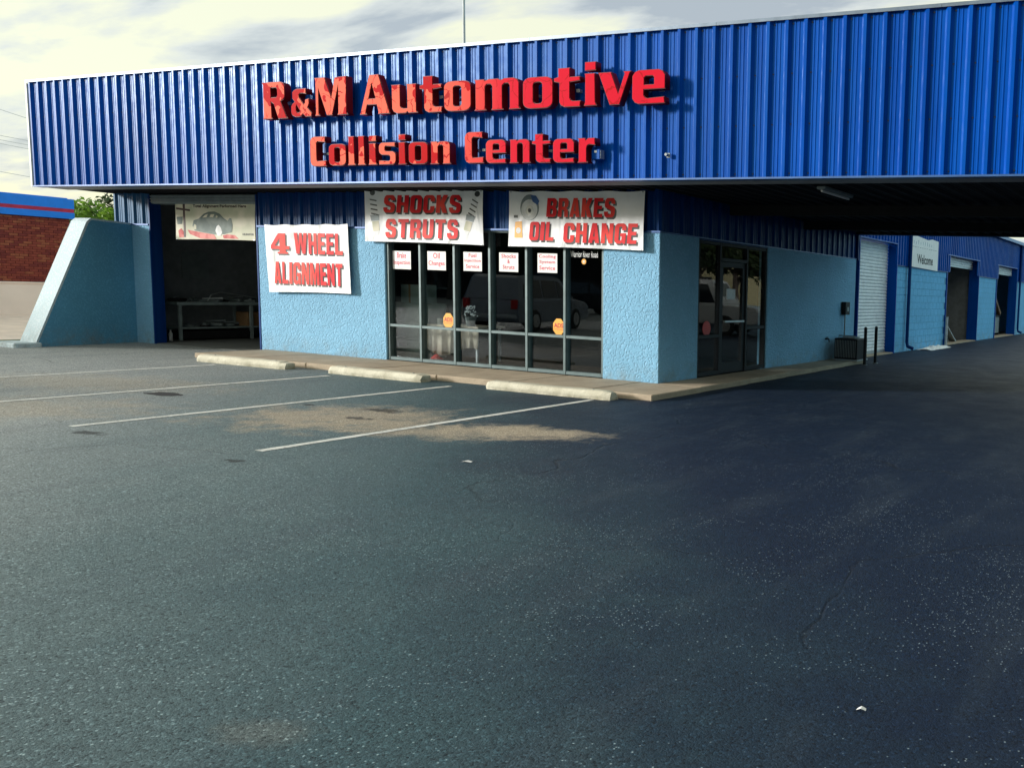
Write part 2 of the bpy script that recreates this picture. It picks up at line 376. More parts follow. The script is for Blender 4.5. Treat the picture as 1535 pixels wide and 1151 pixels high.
def m_leaf(name, a, b):
    t = NT(name); v = t.pos()
    base = t.ramp(t.noise(v, 1.2, 4), [(0.3, a), (0.7, b)])
    t.set(base, 0.6, 0, 0.3)
    tl = t.node('ShaderNodeBsdfTranslucent', {'Color': base}); mx = t.node('ShaderNodeMixShader', {0: 0.35, 1: t.b.outputs[0], 2: tl.outputs[0]})
    t.l.new(mx.outputs[0], t.out.inputs[0]); return t.m

def m_bench_grime():
    return plain('old_steel', (0.20, 0.24, 0.25), 0.55, 0.2)
M = dict(
    asphalt=m_asphalt(), stucco=m_stucco('blue_stucco', (0.27, 0.53, 0.76), 0.85), stucco_white=m_stucco('pale_stucco', (0.66, 0.74, 0.78), 0.4),
    stucco_side=m_stucco('teal_stucco', (0.13, 0.38, 0.58), 0.35),
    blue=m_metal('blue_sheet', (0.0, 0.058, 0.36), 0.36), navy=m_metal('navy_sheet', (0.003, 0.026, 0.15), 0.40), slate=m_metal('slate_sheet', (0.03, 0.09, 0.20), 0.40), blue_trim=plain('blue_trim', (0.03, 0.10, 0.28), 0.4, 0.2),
    cope=plain('coping_metal', (0.13, 0.17, 0.22), 0.4, 0.5), bench=plain('bench_paint', (0.30, 0.37, 0.38), 0.5, 0.1), strip=plain('soffit_strip', (0.24, 0.25, 0.26), 0.6), galv=plain('galvanised', (0.42, 0.46, 0.48), 0.42, 0.6), pale_trim=plain('pale_trim', (0.62, 0.64, 0.58), 0.55),
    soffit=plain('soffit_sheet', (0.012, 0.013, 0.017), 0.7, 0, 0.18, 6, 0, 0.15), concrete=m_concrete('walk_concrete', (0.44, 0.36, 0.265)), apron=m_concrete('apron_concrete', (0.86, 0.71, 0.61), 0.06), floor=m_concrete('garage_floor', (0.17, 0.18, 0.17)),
    stop=m_stop(), paint=m_paint(), face=m_letter_face(), ret=plain('letter_return', (0.13, 0.001, 0.004), 0.5, 0, 0.3, 3, 0, 0.2),
    frame=plain('window_frame', (0.10, 0.145, 0.15), 0.42, 0.3), bronze=plain('bronze_frame', (0.012, 0.014, 0.018), 0.55, 0.0, 0.18, 6, 0, 0.2),
    glass=m_glass('tinted_glass'), banner=m_banner('white_vinyl'), red=m_print('red_print', (0.66, 0.006, 0.016), (0.84, 0.07, 0.05)), shadow=m_print('grey_print', (0.045, 0.05, 0.05), (0.16, 0.17, 0.17)),
    paper=plain('white_card', (0.80, 0.80, 0.78), 0.5, 0, 0.06), crimson=plain('crimson_print', (0.62, 0.03, 0.09), 0.5, 0, 0.2), white_print=plain('white_print', (0.7, 0.72, 0.72), 0.6),
    yellow=plain('yellow_print', (0.80, 0.36, 0.015), 0.45, 0, 0.12), orange=plain('orange_print', (0.50, 0.015, 0.005), 0.5),
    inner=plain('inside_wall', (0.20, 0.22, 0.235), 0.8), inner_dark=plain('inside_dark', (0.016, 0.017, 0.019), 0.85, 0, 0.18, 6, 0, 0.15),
    black=plain('black_rubber', (0.012, 0.012, 0.013), 0.7), steel=m_bench_grime(), wood=plain('board', (0.16, 0.10, 0.06), 0.8, 0, 0.4, 4),
    shutter=plain('white_shutter', (0.80, 0.83, 0.84), 0.45, 0.1, 0.10), block=m_stucco('painted_block', (0.16, 0.50, 0.82), 0.22), mortar=plain('block_joint', (0.10, 0.30, 0.50), 0.9),
    cloth=plain('cream_cloth', (0.80, 0.69, 0.57), 0.85), cabinet=plain('green_cabinet', (0.34, 0.42, 0.38), 0.5, 0.2), carton=plain('carton', (0.26, 0.15, 0.07), 0.85),
    gas_blue=plain('bright_blue_band', (0.008, 0.20, 0.78), 0.4, 0, 0.08), gas_red=plain('red_band', (0.42, 0.012, 0.05), 0.45), cream=plain('cream_paint', (0.90, 0.74, 0.64), 0.8, 0, 0.06, 1.0),
    brick_a=m_brick('brick_a', (0.27, 0.06, 0.042)), brick_b=m_brick('brick_b', (0.20, 0.042, 0.036)), brick_c=m_brick('brick_c', (0.33, 0.10, 0.055)), brick_joint=m_brick('brick_joint', (0.12, 0.04, 0.035)),
    leaf=m_leaf('leaf', (0.06, 0.14, 0.015), (0.20, 0.36, 0.035)), leaf_dark=m_leaf('leaf_dark', (0.018, 0.035, 0.014), (0.055, 0.085, 0.03)), bark=plain('bark', (0.07, 0.055, 0.045), 0.9),
    car_grey=plain('grey_car_paint', (0.24, 0.26, 0.30), 0.25, 0.1, 0.04), car_white=plain('white_car_paint', (0.72, 0.72, 0.72), 0.25, 0, 0.03), car_glass=plain('car_glass', (0.015, 0.018, 0.02), 0.05, 0, 0.05), rim=plain('rim', (0.45, 0.46, 0.47), 0.3, 0.8),
    red_rag=plain('red_rag', (0.55, 0.02, 0.02), 0.8), yellow_wall=plain('yellow_wall', (0.36, 0.33, 0.19), 0.8), grass=plain('grass', (0.06, 0.09, 0.025), 0.9, 0, 0.5, 12),
    art_green=m_print('art_grey_green', (0.10, 0.145, 0.135), (0.19, 0.24, 0.22), 5), art_bg=m_print('art_cream', (0.55, 0.56, 0.42), (0.72, 0.68, 0.55), 3), art_red=m_print('art_red', (0.50, 0.07, 0.07), (0.72, 0.25, 0.22), 6), art_dark=plain('art_dark', (0.06, 0.03, 0.03), 0.6),
)

# ------------------------------------------------------------------ ground, walk, paint
def sheet(name, mat, x0, x1, y0, y1, z, parent=None, kind='structure', jag=0.0):
    pts = [(x0, y0), (x1, y0), (x1, y1), (x0, y1)]
    if jag:
        q = []
        for i in range(4):
            a, b = Vector(pts[i]), Vector(pts[(i+1) % 4]); n = max(2, int((b-a).length/0.35))
            nrm = Vector((a.y-b.y, b.x-a.x)).normalized()
            q += [tuple(a+(b-a)*k/n+nrm*random.uniform(-jag, jag)) for k in range(n)]
        pts = q
    me = bpy.data.meshes.new(name); me.from_pydata([(x, y, z) for x, y in pts], [], [tuple(range(len(pts)))])
    o = add(name, me, mat, parent)
    if kind and parent is None: o['kind'] = kind
    return o
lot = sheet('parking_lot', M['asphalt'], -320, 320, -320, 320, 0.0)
sheet('concrete_apron', M['apron'], -70, -14.2, -2.8, 60, 0.004, jag=0.05)
sheet('grass_verge', M['grass'], -14.5, -13.75, -2.6, 0.6, 0.008, jag=0.12)
for x, y0, y1 in ((-2.46, -6.34, -1.72), (0.10, -6.24, -1.72), (-4.82, -6.5, -1.86), (-7.45, -6.6, -1.88)):
    # worn edges on each painted line
    n = 60; L = []; Rr = []
    for i in range(n+1):
        y = y0+(y1-y0)*i/n; L.append((x-0.05+random.uniform(-.006, .006), y, 0.004)); Rr.append((x+0.05+random.uniform(-.006, .006), y, 0.004))
    me = bpy.data.meshes.new('painted_line'); me.from_pydata(L+Rr, [], [(i, n+1+i, n+2+i, i+1) for i in range(n)])
    add('painted_line', me, M['paint'], lot)
# pothole hollow painted as a flat black patch, broken rim, in the second bay
ph = on_ground(245, 591)
mb = MB()
ring = [(ph.x+0.30*math.cos(a)*random.uniform(.75, 1.15), ph.y+0.13*math.sin(a)*random.uniform(.75, 1.2)) for a in [2*PI*k/18 for k in range(18)]]
mb.v = [(x, y, 0.003) for x, y in ring]; mb.f = [tuple(range(18))]
mb.build('pothole_patch', M['black'], lot)
walk = empty('sidewalk', (0, 0, 0), kind='structure')
xs = [-8.95, -7.55, -6.1, -4.65, -3.2, -1.75, -0.3, 0.80]
for a, b in zip(xs, xs[1:]):
    MB().box(a+.006, b-.006, -1.30, -0.002 if a < -0.31 else -0.002, -0.02, 0.085+random.uniform(-.003, .003)).build('slab', M['concrete'], walk, bevel=0.012)
ys = [0.0, 1.5, 3.0, 4.5, 6.0, 7.3]
for a, b in zip(ys, ys[1:]):
    MB().box(0.003, 0.77-0.02*a, a+.006, b-.006, -0.02, 0.083+random.uniform(-.003, .003)).build('slab', M['concrete'], walk, bevel=0.012)

# ------------------------------------------------------------------ the shop building
PITCH_M = 0.265
ZS, ZT, ZTRIM = 3.05, 5.03, 2.44
YF = -1.27
shop = empty('auto_shop', (-6.5, 0, 0), label='long blue metal-clad auto repair shop with deep ribbed fascia and pale blue stucco walls', cat='building')
shop.location = (0, 0, 0)

def rib_profile(n, rib_h=0.034, base=0.112, top=0.040, minor=True):
    """x, depth pairs across n ribs of sheet; a tall rib at each pitch and two low ones between"""
    p = []
    for k in range(n):
        o = k*PITCH_M
        p += [(o, 0), (o+(base-top)/2, rib_h), (o+(base+top)/2, rib_h), (o+base, 0)]
        if minor:
            for c in (0.155, 0.21):
                p += [(o+c-0.012, 0), (o+c-0.006, 0.006), (o+c+0.006, 0.006), (o+c+0.012, 0)]
    p.append((n*PITCH_M, 0))
    return p
def rib_mesh(n, length, minor=True, rib_h=0.034):
    """upright sheet: x across, z up from 0 to length, ribs towards -y, with real thickness at the back"""
    pr = rib_profile(n, minor=minor, rib_h=rib_h); k = len(pr)
    v = [(x, -d, 0) for x, d in pr] + [(x, -d, length) for x, d in pr] + [(x, -d+0.004, 0) for x, d in pr] + [(x, -d+0.004, length) for x, d in pr]
    f = [(i, i+1, k+i+1, k+i) for i in range(k-1)] + [(2*k+i+1, 2*k+i, 3*k+i, 3*k+i+1) for i in range(k-1)]
    f += [(i+1, i, 2*k+i, 2*k+i+1) for i in range(k-1)] + [(k+i, k+i+1, 3*k+i+1, 3*k+i) for i in range(k-1)]
    f += [(0, k, 3*k, 2*k), (k-1, 3*k-1, 4*k-1, 2*k-1)]
    me = bpy.data.meshes.new('sheet'); me.from_pydata(v, [], f); me.update(); return me
W3 = 3*PITCH_M
XL, XR = -13.47, 12.4
def add_screws(me, n, length):
    mb = MB()
    for k in range(n):
        for z in (0.05, length*0.34, length*0.66, length-0.06):
            x = k*PITCH_M+0.125; mb.box(x-0.008, x+0.008, -0.008, -0.0005, z-0.008, z+0.008)
    bm = bmesh.new(); bm.from_mesh(me); base = len(bm.faces); vs = [bm.verts.new(v) for v in mb.v]
    for f in mb.f: bm.faces.new([vs[i] for i in f]).material_index = 1
    bm.to_mesh(me); bm.free(); me.materials.append(M['blue']); me.materials.append(M['black']); return me
fas = add_screws(rib_mesh(3, ZT-ZS-0.02, True, 0.044), 3, ZT-ZS-0.02)
n = int((XR-XL)/W3)
for i in range(n):
    add('fascia_panel', fas, M['blue'], shop, (XL+i*W3+0.001, YF+random.uniform(-.003, .003), ZS+0.01))
XR = XL+n*W3
bk = MB().box(XL, XR, YF+0.02, YF+0.10, ZS+0.02, ZT-0.02).build('fascia_backing', M['navy'], shop)
# coping along the top, in lengths, with a drip lip; bottom edge angle; corner trim
x = XL-0.05
while x < XR:
    b = min(x+3.05, XR+0.05)
    MB().prism([(YF-0.055, ZT-0.03), (YF-0.055, ZT+0.012), (YF+0.25, ZT+0.03), (YF+0.25, ZT+0.0), (YF-0.04, ZT-0.008), (YF-0.04, ZT-0.03)], 'x', x+0.002, b-0.002).build('coping', M['cope'], shop)
    x = b
MB().prism([(YF-0.052, ZS-0.012), (YF-0.052, ZS+0.012), (YF-0.046, ZS+0.012), (YF-0.046, ZS-0.004), (YF+0.12, ZS-0.004), (YF+0.12, ZS-0.012)], 'x', XL-0.03, XR+0.03).build('drip_edge', M['blue_trim'], shop)
MB().box(XL-0.055, XL-0.003, YF-0.055, YF+0.12, ZS-0.01, ZT-0.05).build('corner_trim', M['pale_trim'], shop)
# left end of the fascia box, right end, roof
end = rib_mesh(5, ZT-ZS-0.05, False)
add('end_panel', end, M['blue'], shop, (XL-0.002, YF+0.12+5*PITCH_M, ZS+0.02), (0, 0, -PI/2))
MB().box(XR, XR+0.02, YF, 8.1, ZS+0.02, ZT-0.4).build('end_panel', M['blue'], shop)
MB().box(XL+0.01, XR-0.01, YF+0.11, 8.14, ZS+0.10, ZS+0.22).build('roof', M['galv'], shop)
# ceiling sheets under the overhang and under the drive-through canopy
def ceil_sheet(L):
    me = rib_mesh(3, L, True, 0.04); me.transform(Matrix.Rotation(-PI/2, 4, 'X')); return me
# rotating about x by -90 sends z to +y and -y (ribs) to +z: flip so the ribs hang down
short = rib_mesh(3, 1.33, True, 0.04); short.transform(Matrix(((1, 0, 0, 0), (0, 0, 1, 0), (0, 1, 0, 0), (0, 0, 0, 1))))
long_ = rib_mesh(3, 9.2, True, 0.04); long_.transform(Matrix(((1, 0, 0, 0), (0, 0, 1, 0), (0, 1, 0, 0), (0, 0, 0, 1))))
for me in (short, long_): me.flip_normals()
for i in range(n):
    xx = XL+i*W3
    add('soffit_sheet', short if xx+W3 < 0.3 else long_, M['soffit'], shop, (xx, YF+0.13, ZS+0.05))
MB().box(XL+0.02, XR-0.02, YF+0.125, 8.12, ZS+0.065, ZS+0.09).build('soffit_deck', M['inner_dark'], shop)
MB().box(XL+0.01, XR, YF+0.125, YF+0.50, ZS-0.006, ZS+0.004).build('soffit_strip', M['strip'], shop)
box('back_beam', M['inner_dark'], shop, 0.03, XR, 7.98, 8.14, ZS-0.02, ZS+0.06)
MB().box(0.03, XR, 8.145, 8.20, ZS-0.035, ZS+0.55).build('rear_fascia', M['navy'], shop)
for yy in (2.0, 5.0): box('ceiling_beam', M['inner_dark'], shop, 0.05, XR-0.1, yy, yy+0.12, ZS-0.16, ZS+0.008)
for yy in (-0.9, 7.6): MB().box(11.6, 11.78, yy, yy+0.18, 0, ZS).build('post', M['navy'], shop, bevel=0.01)

# front wall
WT = 0.20
def stucco(x0, x1, y0, y1, z0=-0.02, z1=ZTRIM, mat='stucco'): return MB().box(x0, x1, y0, y1, z0, z1).build('stucco_wall', M[mat], shop, bevel=0.012)
stucco(-13.5, -12.34, 0, WT); stucco(-9.10, -5.80, 0, WT); stucco(-1.07, 0, 0, 1.12)
stucco(-WT, 0, 3.58, 8.14)
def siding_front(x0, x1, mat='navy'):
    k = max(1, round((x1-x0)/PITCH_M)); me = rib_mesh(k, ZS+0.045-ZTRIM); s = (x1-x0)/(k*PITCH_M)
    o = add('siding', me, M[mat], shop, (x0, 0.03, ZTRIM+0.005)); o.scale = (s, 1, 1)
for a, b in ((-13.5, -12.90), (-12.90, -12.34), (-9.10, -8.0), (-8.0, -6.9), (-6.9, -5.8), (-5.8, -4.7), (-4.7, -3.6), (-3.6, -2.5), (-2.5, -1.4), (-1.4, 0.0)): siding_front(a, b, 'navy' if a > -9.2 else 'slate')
box('wall_core', M['inner_dark'], shop, -13.48, -12.36, 0.05, WT, ZTRIM+0.002, ZS+0.06); box('wall_core', M['inner_dark'], shop, -9.08, -0.05, 0.05, WT, ZTRIM+0.002, ZS+0.06)
for a, b in ((-13.5, -12.34), (-9.10, 0.012)): MB().prism([(-0.022, ZTRIM-0.02), (-0.022, ZTRIM+0.012), (0.03, ZTRIM+0.012), (0.03, ZTRIM-0.001), (-0.005, ZTRIM-0.001), (-0.005, ZTRIM-0.02)], 'x', a, b).build('base_trim', M['blue_trim'], shop)
# side wall siding
k = round(1.0/PITCH_M); seg = 8.14/7
for i in range(7):
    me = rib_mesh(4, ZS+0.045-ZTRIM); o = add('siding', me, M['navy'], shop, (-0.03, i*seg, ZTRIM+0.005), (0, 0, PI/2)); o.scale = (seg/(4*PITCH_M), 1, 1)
MB().box(-0.03, 0.015, 0.0, 8.15, ZTRIM-0.015, ZTRIM+0.005).build('base_trim', M['blue_trim'], shop)
box('wall_core', M['inner_dark'], shop, -WT, -0.05, 0.21, 8.1, ZTRIM+0.002, ZS+0.06)
MB().box(-0.04, 0.04, 8.145, 8.19, ZTRIM-0.03, ZS+0.02).build('corner_trim', M['navy'], shop)
# shop inside: walls, ceiling, floors
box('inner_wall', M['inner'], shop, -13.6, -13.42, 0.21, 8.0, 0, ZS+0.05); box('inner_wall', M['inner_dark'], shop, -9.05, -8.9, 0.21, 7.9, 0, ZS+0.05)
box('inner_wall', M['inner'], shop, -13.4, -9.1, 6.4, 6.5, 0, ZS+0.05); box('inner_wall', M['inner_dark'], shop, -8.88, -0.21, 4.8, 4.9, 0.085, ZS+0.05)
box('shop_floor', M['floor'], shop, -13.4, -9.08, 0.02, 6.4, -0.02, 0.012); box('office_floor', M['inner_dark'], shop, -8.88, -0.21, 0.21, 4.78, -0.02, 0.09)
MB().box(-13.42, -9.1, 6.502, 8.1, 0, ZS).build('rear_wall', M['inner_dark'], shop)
# garage opening: navy steel jambs, rolled curtain hood
box('door_jamb', M['navy'], shop, -12.338, -12.30, -0.01, 0.20, 0.0, 3.03); box('door_jamb', M['navy'], shop, -9.14, -9.102, -0.006, 0.20, 0.0, 3.03)
MB().box(-12.30, -9.14, 0.02, 0.30, 2.86, 3.045).build('shutter_hood', M['steel'], shop, bevel=0.015)
for z in (2.90, 2.955, 3.01): MB().bar((-12.29, 0.012, z), (-9.15, 0.012, z), 0.02, 0.018).build('hood_rib', M['steel'], shop)
# inside the bay: a partition door and wall boards read faintly in the dark
b = box('inner_door', M['steel'], shop, -11.9, -11.0, 6.35, 6.397, 0.01, 2.05); MB().box(-11.08, -11.02, 6.31, 6.35, 0.95, 1.02).build('handle', M['galv'], b)
b = MB().box(-13.415, -13.39, 1.2, 1.75, 1.35, 1.95).build('wall_cabinet', M['steel'], shop)

# window wall: posts, rails, twelve panes
def at_window():
    X0, X1 = -5.80, -1.07; cw = (X1-X0)/6
    zr = 0.715; zb, zt = 0.09, ZTRIM
    win = empty('shop_window'); win.parent = shop; win.location = (0, 0, 0)
    for i in range(7):
        xx = X0+i*cw; w = 0.05
        xa = min(max(xx-w/2, X0), X1-w)
        MB().box(xa, xa+w, 0.03, 0.15, zb, zt).build('mullion', M['frame'], win, bevel=0.004)
    for i in range(6):
        a, b = X0+i*cw+0.026, X0+(i+1)*cw-0.026
        if i == 0: a = X0+0.051
        if i == 5: b = X1-0.051
        for z, h in ((zb, 0.06), (zr-0.025, 0.05), (zt-0.05, 0.05)):
            MB().box(a, b, 0.036, 0.146, z, z+h).build('rail', M['frame'], win, bevel=0.004)
        for z0, z1 in ((zb+0.061, zr-0.026), (zr+0.026, zt-0.051)):
            MB().box(a+0.001, b-0.001, 0.098, 0.104, z0, z1).build('pane', M['glass'], win)
    return win
at_window()
# side entrance: sidelight, door with transom, sidelight
ent = empty('entrance'); ent.parent = shop
def yb(name, y0, y1, z0, z1, mat='bronze', x0=-0.12, x1=-0.02, par=None, bevel=0.004): return MB().box(x0, x1, y0, y1, z0, z1).build(name, M[mat], par or ent, bevel=bevel)
for y in (1.125, 1.83, 2.78, 3.52): yb('post', y, y+0.055, 0.088, 2.40)
for y0, y1 in ((1.182, 1.828), (1.887, 2.778), (2.837, 3.518)): yb('rail', y0, y1, 2.345, 2.40)
yb('rail', 1.887, 2.778, 2.08, 2.14); yb('rail', 1.182, 1.828, 0.74, 0.80); yb('rail', 2.837, 3.518, 0.86, 0.92)
for y0, y1 in ((1.182, 1.828), (2.837, 3.518)): yb('rail', y0, y1, 0.088, 0.16)
for y0, y1, z0, z1 in ((1.183, 1.827, 0.161, 0.739), (1.183, 1.827, 0.801, 2.344), (2.838, 3.517, 0.161, 0.859), (2.838, 3.517, 0.921, 2.344), (1.888, 2.777, 2.141, 2.344)):
    yb('pane', y0, y1, z0, z1, 'glass', -0.073, -0.067, bevel=0)
dr = MB().box(-0.10, -0.045, 1.892, 1.985, 0.10, 2.075).box(-0.10, -0.045, 2.68, 2.773, 0.10, 2.075).box(-0.099, -0.046, 1.985, 2.68, 0.10, 0.28).box(-0.099, -0.046, 1.985, 2.68, 1.985, 2.075).build('door', M['bronze'], shop)
MB().box(-0.076, -0.070, 1.986, 2.679, 0.281, 1.984).build('pane', M['glass'], dr)
MB().bar((0.0, 1.99, 1.02), (0.0, 2.67, 1.02), 0.03).bar((-0.045, 2.02, 1.02), (0.0, 2.02, 1.02), 0.025).bar((-0.045, 2.64, 1.02), (0.0, 2.64, 1.02), 0.025).build('push_bar', M['galv'], dr)
MB().box(-0.068, -0.062, 2.15, 2.45, 1.42, 1.60).build('door_notice', M['white_print'], dr)
yb('wall_head', 1.12, 3.58, 2.402, ZTRIM-0.02, 'navy', -0.15, -0.012)

# ------------------------------------------------------------------ wing wall
wing = empty('wing_wall', (-12.9, 0, 0), label='pale blue stucco buttress wall with sloping white front edge at the shop\'s left end', cat='wall')
th = 0.50; sk = 0.21
def wpt(y, z, s): return (-(-y)*0.0 + (-y)*sk - (th if s else 0.0), y, z)
prof = [(-0.005, 0.0), (-1.88, 0.0), (-0.86, 2.40), (-0.80, 2.46), (-0.005, 2.43)]
mb = MB(); nn = len(prof)
mb.v = [wpt(y, z, 0) for y, z in prof] + [wpt(y, z, 1) for y, z in prof]
mb.f = [tuple(range(nn)), tuple(range(nn, 2*nn))[::-1]] + [(i, (i+1) % nn, nn+(i+1) % nn, nn+i) for i in range(nn)]
w = mb.build('wall_body', M['stucco_side'], wing, bevel=0.02, segs=2)
mb = MB(); e = [(-1.905, 0.02), (-0.868, 2.425), (-0.79, 2.492), (-0.03, 2.462)]
e2 = [(-1.865, 0.02), (-0.84, 2.39), (-0.78, 2.455), (-0.03, 2.425)]
for a in (e, e2):
    for s in (0, 1): mb.v += [(p[0]+(0.004 if s == 0 else -0.012), p[1], p[2]) for p in [wpt(y, z, s) for y, z in a]]
k = 4
for i in range(3):
    mb.f += [(i, i+1, k+i+1, k+i), (2*k+i+1, 2*k+i, 3*k+i, 3*k+i+1), (i+1, i, 2*k+i, 2*k+i+1), (k+i, k+i+1, 3*k+i+1, 3*k+i)]
mb.f += [(0, k, 3*k, 2*k), (k-1, 3*k-1, 4*k-1, 2*k-1)]
mb.build('sloped_cap', M['stucco_white'], wing)
MB().box(-0.32, 0.44, -2.22, -1.80, -0.02, 0.085).build('footing', M['stucco_white'], wing, bevel=0.02)

# ------------------------------------------------------------------ lettering
def rr(x0, y0, x1, y1, rx, ry, n=4):
    p = []
    for cx, cy, a0 in ((x1-rx, y1-ry, 0), (x0+rx, y1-ry, 90), (x0+rx, y0+ry, 180), (x1-rx, y0+ry, 270)):
        for i in range(n+1):
            a = R(a0+90*i/n); p.append((cx+rx*math.cos(a), cy+ry*math.sin(a)))
    return p
O_ = [rr(0, 0, 1, 1, .27, .20), rr(.35, .165, .645, .83, .10, .09)]
GLYPH = {
 'R': [[(0, 1), (.72, 1), (.85, .96), (.90, .88), (.90, .58), (.84, .51), (.74, .47), (.94, .06), (1, 0), (.62, 0), (.46, .40), (.36, .46), (.37, .05), (.40, 0), (.02, 0), (.05, .06), (.05, .94)],
       [(.36, .84), (.56, .84), (.60, .80), (.60, .62), (.56, .585), (.36, .585)]],
 '&': [[(.20, 0), (.06, .06), (0, .16), (0, .38), (.07, .48), (.18, .54), (.07, .66), (.07, .88), (.16, .96), (.30, 1), (.74, 1), (.74, .80), (.58, .83), (.46, .83), (.40, .78), (.40, .70), (.62, .44), (.68, .50), (.68, .60), (.86, .64), (.88, .46), (.80, .32), (1, .12), (.97, 0), (.68, 0), (.58, .10), (.48, .02), (.38, 0)],
       [(.36, .16), (.44, .20), (.28, .42), (.25, .36), (.25, .22), (.29, .16)]],
 'M': [[(0, 1), (.32, 1), (.51, .46), (.62, .98), (.97, 1), (.96, .06), (1, 0), (.68, 0), (.71, .06), (.72, .72), (.53, 0), (.36, 0), (.13, .68), (.12, .06), (.16, 0), (0, 0), (.03, .06), (.03, .94)]],
 'A': [[(.34, 1), (.64, 1), (.98, .05), (1, 0), (.60, 0), (.62, .05), (.57, .24), (.26, .24), (.20, .05), (.24, 0), (0, 0), (.03, .05)],
       [(.31, .40), (.53, .40), (.42, .76)]],
 'u': [[(0, 1), (.34, 1), (.34, .26), (.38, .20), (.46, .17), (.60, .17), (.60, .94), (.57, 1), (.94, 1), (.94, .07), (1, 0), (.64, 0), (.62, .05), (.54, 0), (.22, 0), (.09, .06), (.03, .17), (.02, .94)]],
 't': [[(.16, 1), (.60, 1), (.60, .77), (.98, .77), (.98, .66), (.60, .63), (.60, .24), (.64, .18), (.72, .155), (1, .155), (.98, 0), (.40, 0), (.26, .05), (.20, .13), (.20, .63), (0, .66), (0, .75), (.16, .78)]],
 'o': O_,
 'm': [[(0, 1), (.22, 1), (.24, .95), (.32, 1), (.52, 1), (.58, .95), (.66, 1), (.86, 1), (.94, .94), (.97, .84), (.97, .08), (1, 0), (.75, 0), (.77, .07), (.77, .76), (.74, .83), (.66, .83), (.615, .76), (.615, .07), (.64, 0), (.37, 0), (.395, .07), (.395, .76), (.36, .83), (.28, .83), (.245, .76), (.245, .07), (.27, 0), (0, 0), (.03, .07), (.03, .94)]],
 'i': [[(.06, .74), (.84, .74), (.88, .08), (1, 0), (0, 0), (.10, .08), (.10, .68)], [(.08, 1), (.92, 1), (.92, .80), (.08, .80)]],
 'v': [[(0, 1), (.40, 1), (.62, .36), (.80, .93), (.76, 1), (1, 1), (.96, .93), (.66, 0), (.36, 0), (.04, .93)]],
 'e': [[(.20, 0), (.08, .05), (0, .17), (0, .83), (.08, .95), (.20, 1), (.80, 1), (.92, .95), (1, .83), (1, .42), (.36, .42), (.36, .26), (.40, .20), (.46, .17), (.97, .20), (1, 0)],
       [(.37, .57), (.66, .57), (.66, .76), (.62, .81), (.42, .81), (.37, .76)]],
 'C': [[(.22, 0), (.07, .05), (0, .16), (0, .84), (.07, .95), (.22, 1), (.94, 1), (.94, .80), (.48, .83), (.40, .78), (.40, .24), (.44, .18), (.98, .20), (1, 0)]],
 'l': [[(.02, 1), (.82, 1), (.86, .08), (1, 0), (0, 0), (.12, .08), (.12, .95)]],
 's': [[(0, 0), (0, .20), (.58, .17), (.66, .22), (.66, .36), (.60, .42), (.16, .44), (.04, .52), (0, .62), (0, .84), (.07, .95), (.18, 1), (.96, 1), (.96, .80), (.42, .83), (.36, .78), (.36, .66), (.42, .61), (.82, .60), (.95, .53), (1, .44), (1, .16), (.94, .05), (.82, 0)]],
 'n': [[(0, 1), (.34, 1), (.37, .94), (.48, 1), (.78, 1), (.90, .95), (.96, .84), (.96, .08), (1, 0), (.60, 0), (.63, .08), (.63, .76), (.58, .83), (.46, .83), (.39, .76), (.39, .08), (.43, 0), (0, 0), (.05, .08), (.05, .93)]],
 'r': [[(0, 1), (.44, 1), (.48, .92), (.60, 1), (.97, 1), (1, .70), (.66, .73), (.56, .68), (.52, .58), (.52, .08), (.60, 0), (0, 0), (.07, .08), (.07, .93)]],
}
def curve_mesh(loops, extrude, offset=0.0, bevel=0.0):
    """filled outline with holes -> mesh in the x-z plane, facing -y, thickness 2*extrude centred on y=0"""
    cu = bpy.data.curves.new('c', 'CURVE'); cu.dimensions = '2D'; cu.fill_mode = 'BOTH'; cu.extrude = extrude; cu.offset = offset; cu.bevel_depth = bevel
    for lp in loops:
        s = cu.splines.new('POLY'); s.points.add(len(lp)-1); s.use_cyclic_u = True
        for p, (x, y) in zip(s.points, lp): p.co = (x, y, 0, 1)
    return to_mesh(cu)
def to_mesh(cu):
    ob = bpy.data.objects.new('tmp', cu); col.objects.link(ob)
    dg = bpy.context.evaluated_depsgraph_get(); dg.update()
    me = bpy.data.meshes.new_from_object(ob.evaluated_get(dg))
    bpy.data.objects.remove(ob)
    try: bpy.data.curves.remove(cu)
    except Exception: pass
    me.transform(Matrix.Rotation(PI/2, 4, 'X')); me.materials.clear()
    return me
def text_mesh(s, x0, z0, x1, z1, bold=0.02, shear=0.0, depth=0.0008, space=1.0, line=0.85):
    """built-in lettering stretched into a box on the x-z plane"""
    cu = bpy.data.curves.new('t', 'FONT'); cu.body = s; cu.align_x = 'CENTER'; cu.offset = bold; cu.extrude = 0.0; cu.shear = shear; cu.space_character = space; cu.space_line = line; cu.resolution_u = 3
    me = to_mesh(cu)
    vx = [v.co.x for v in me.vertices]; vz = [v.co.z for v in me.vertices]
    ax, bx, az, bz = min(vx), max(vx), min(vz), max(vz)
    for v in me.vertices:
        v.co = (x0+(v.co.x-ax)/(bx-ax)*(x1-x0), 0, z0+(v.co.z-az)/(bz-az)*(z1-z0))
    me.update(); return me

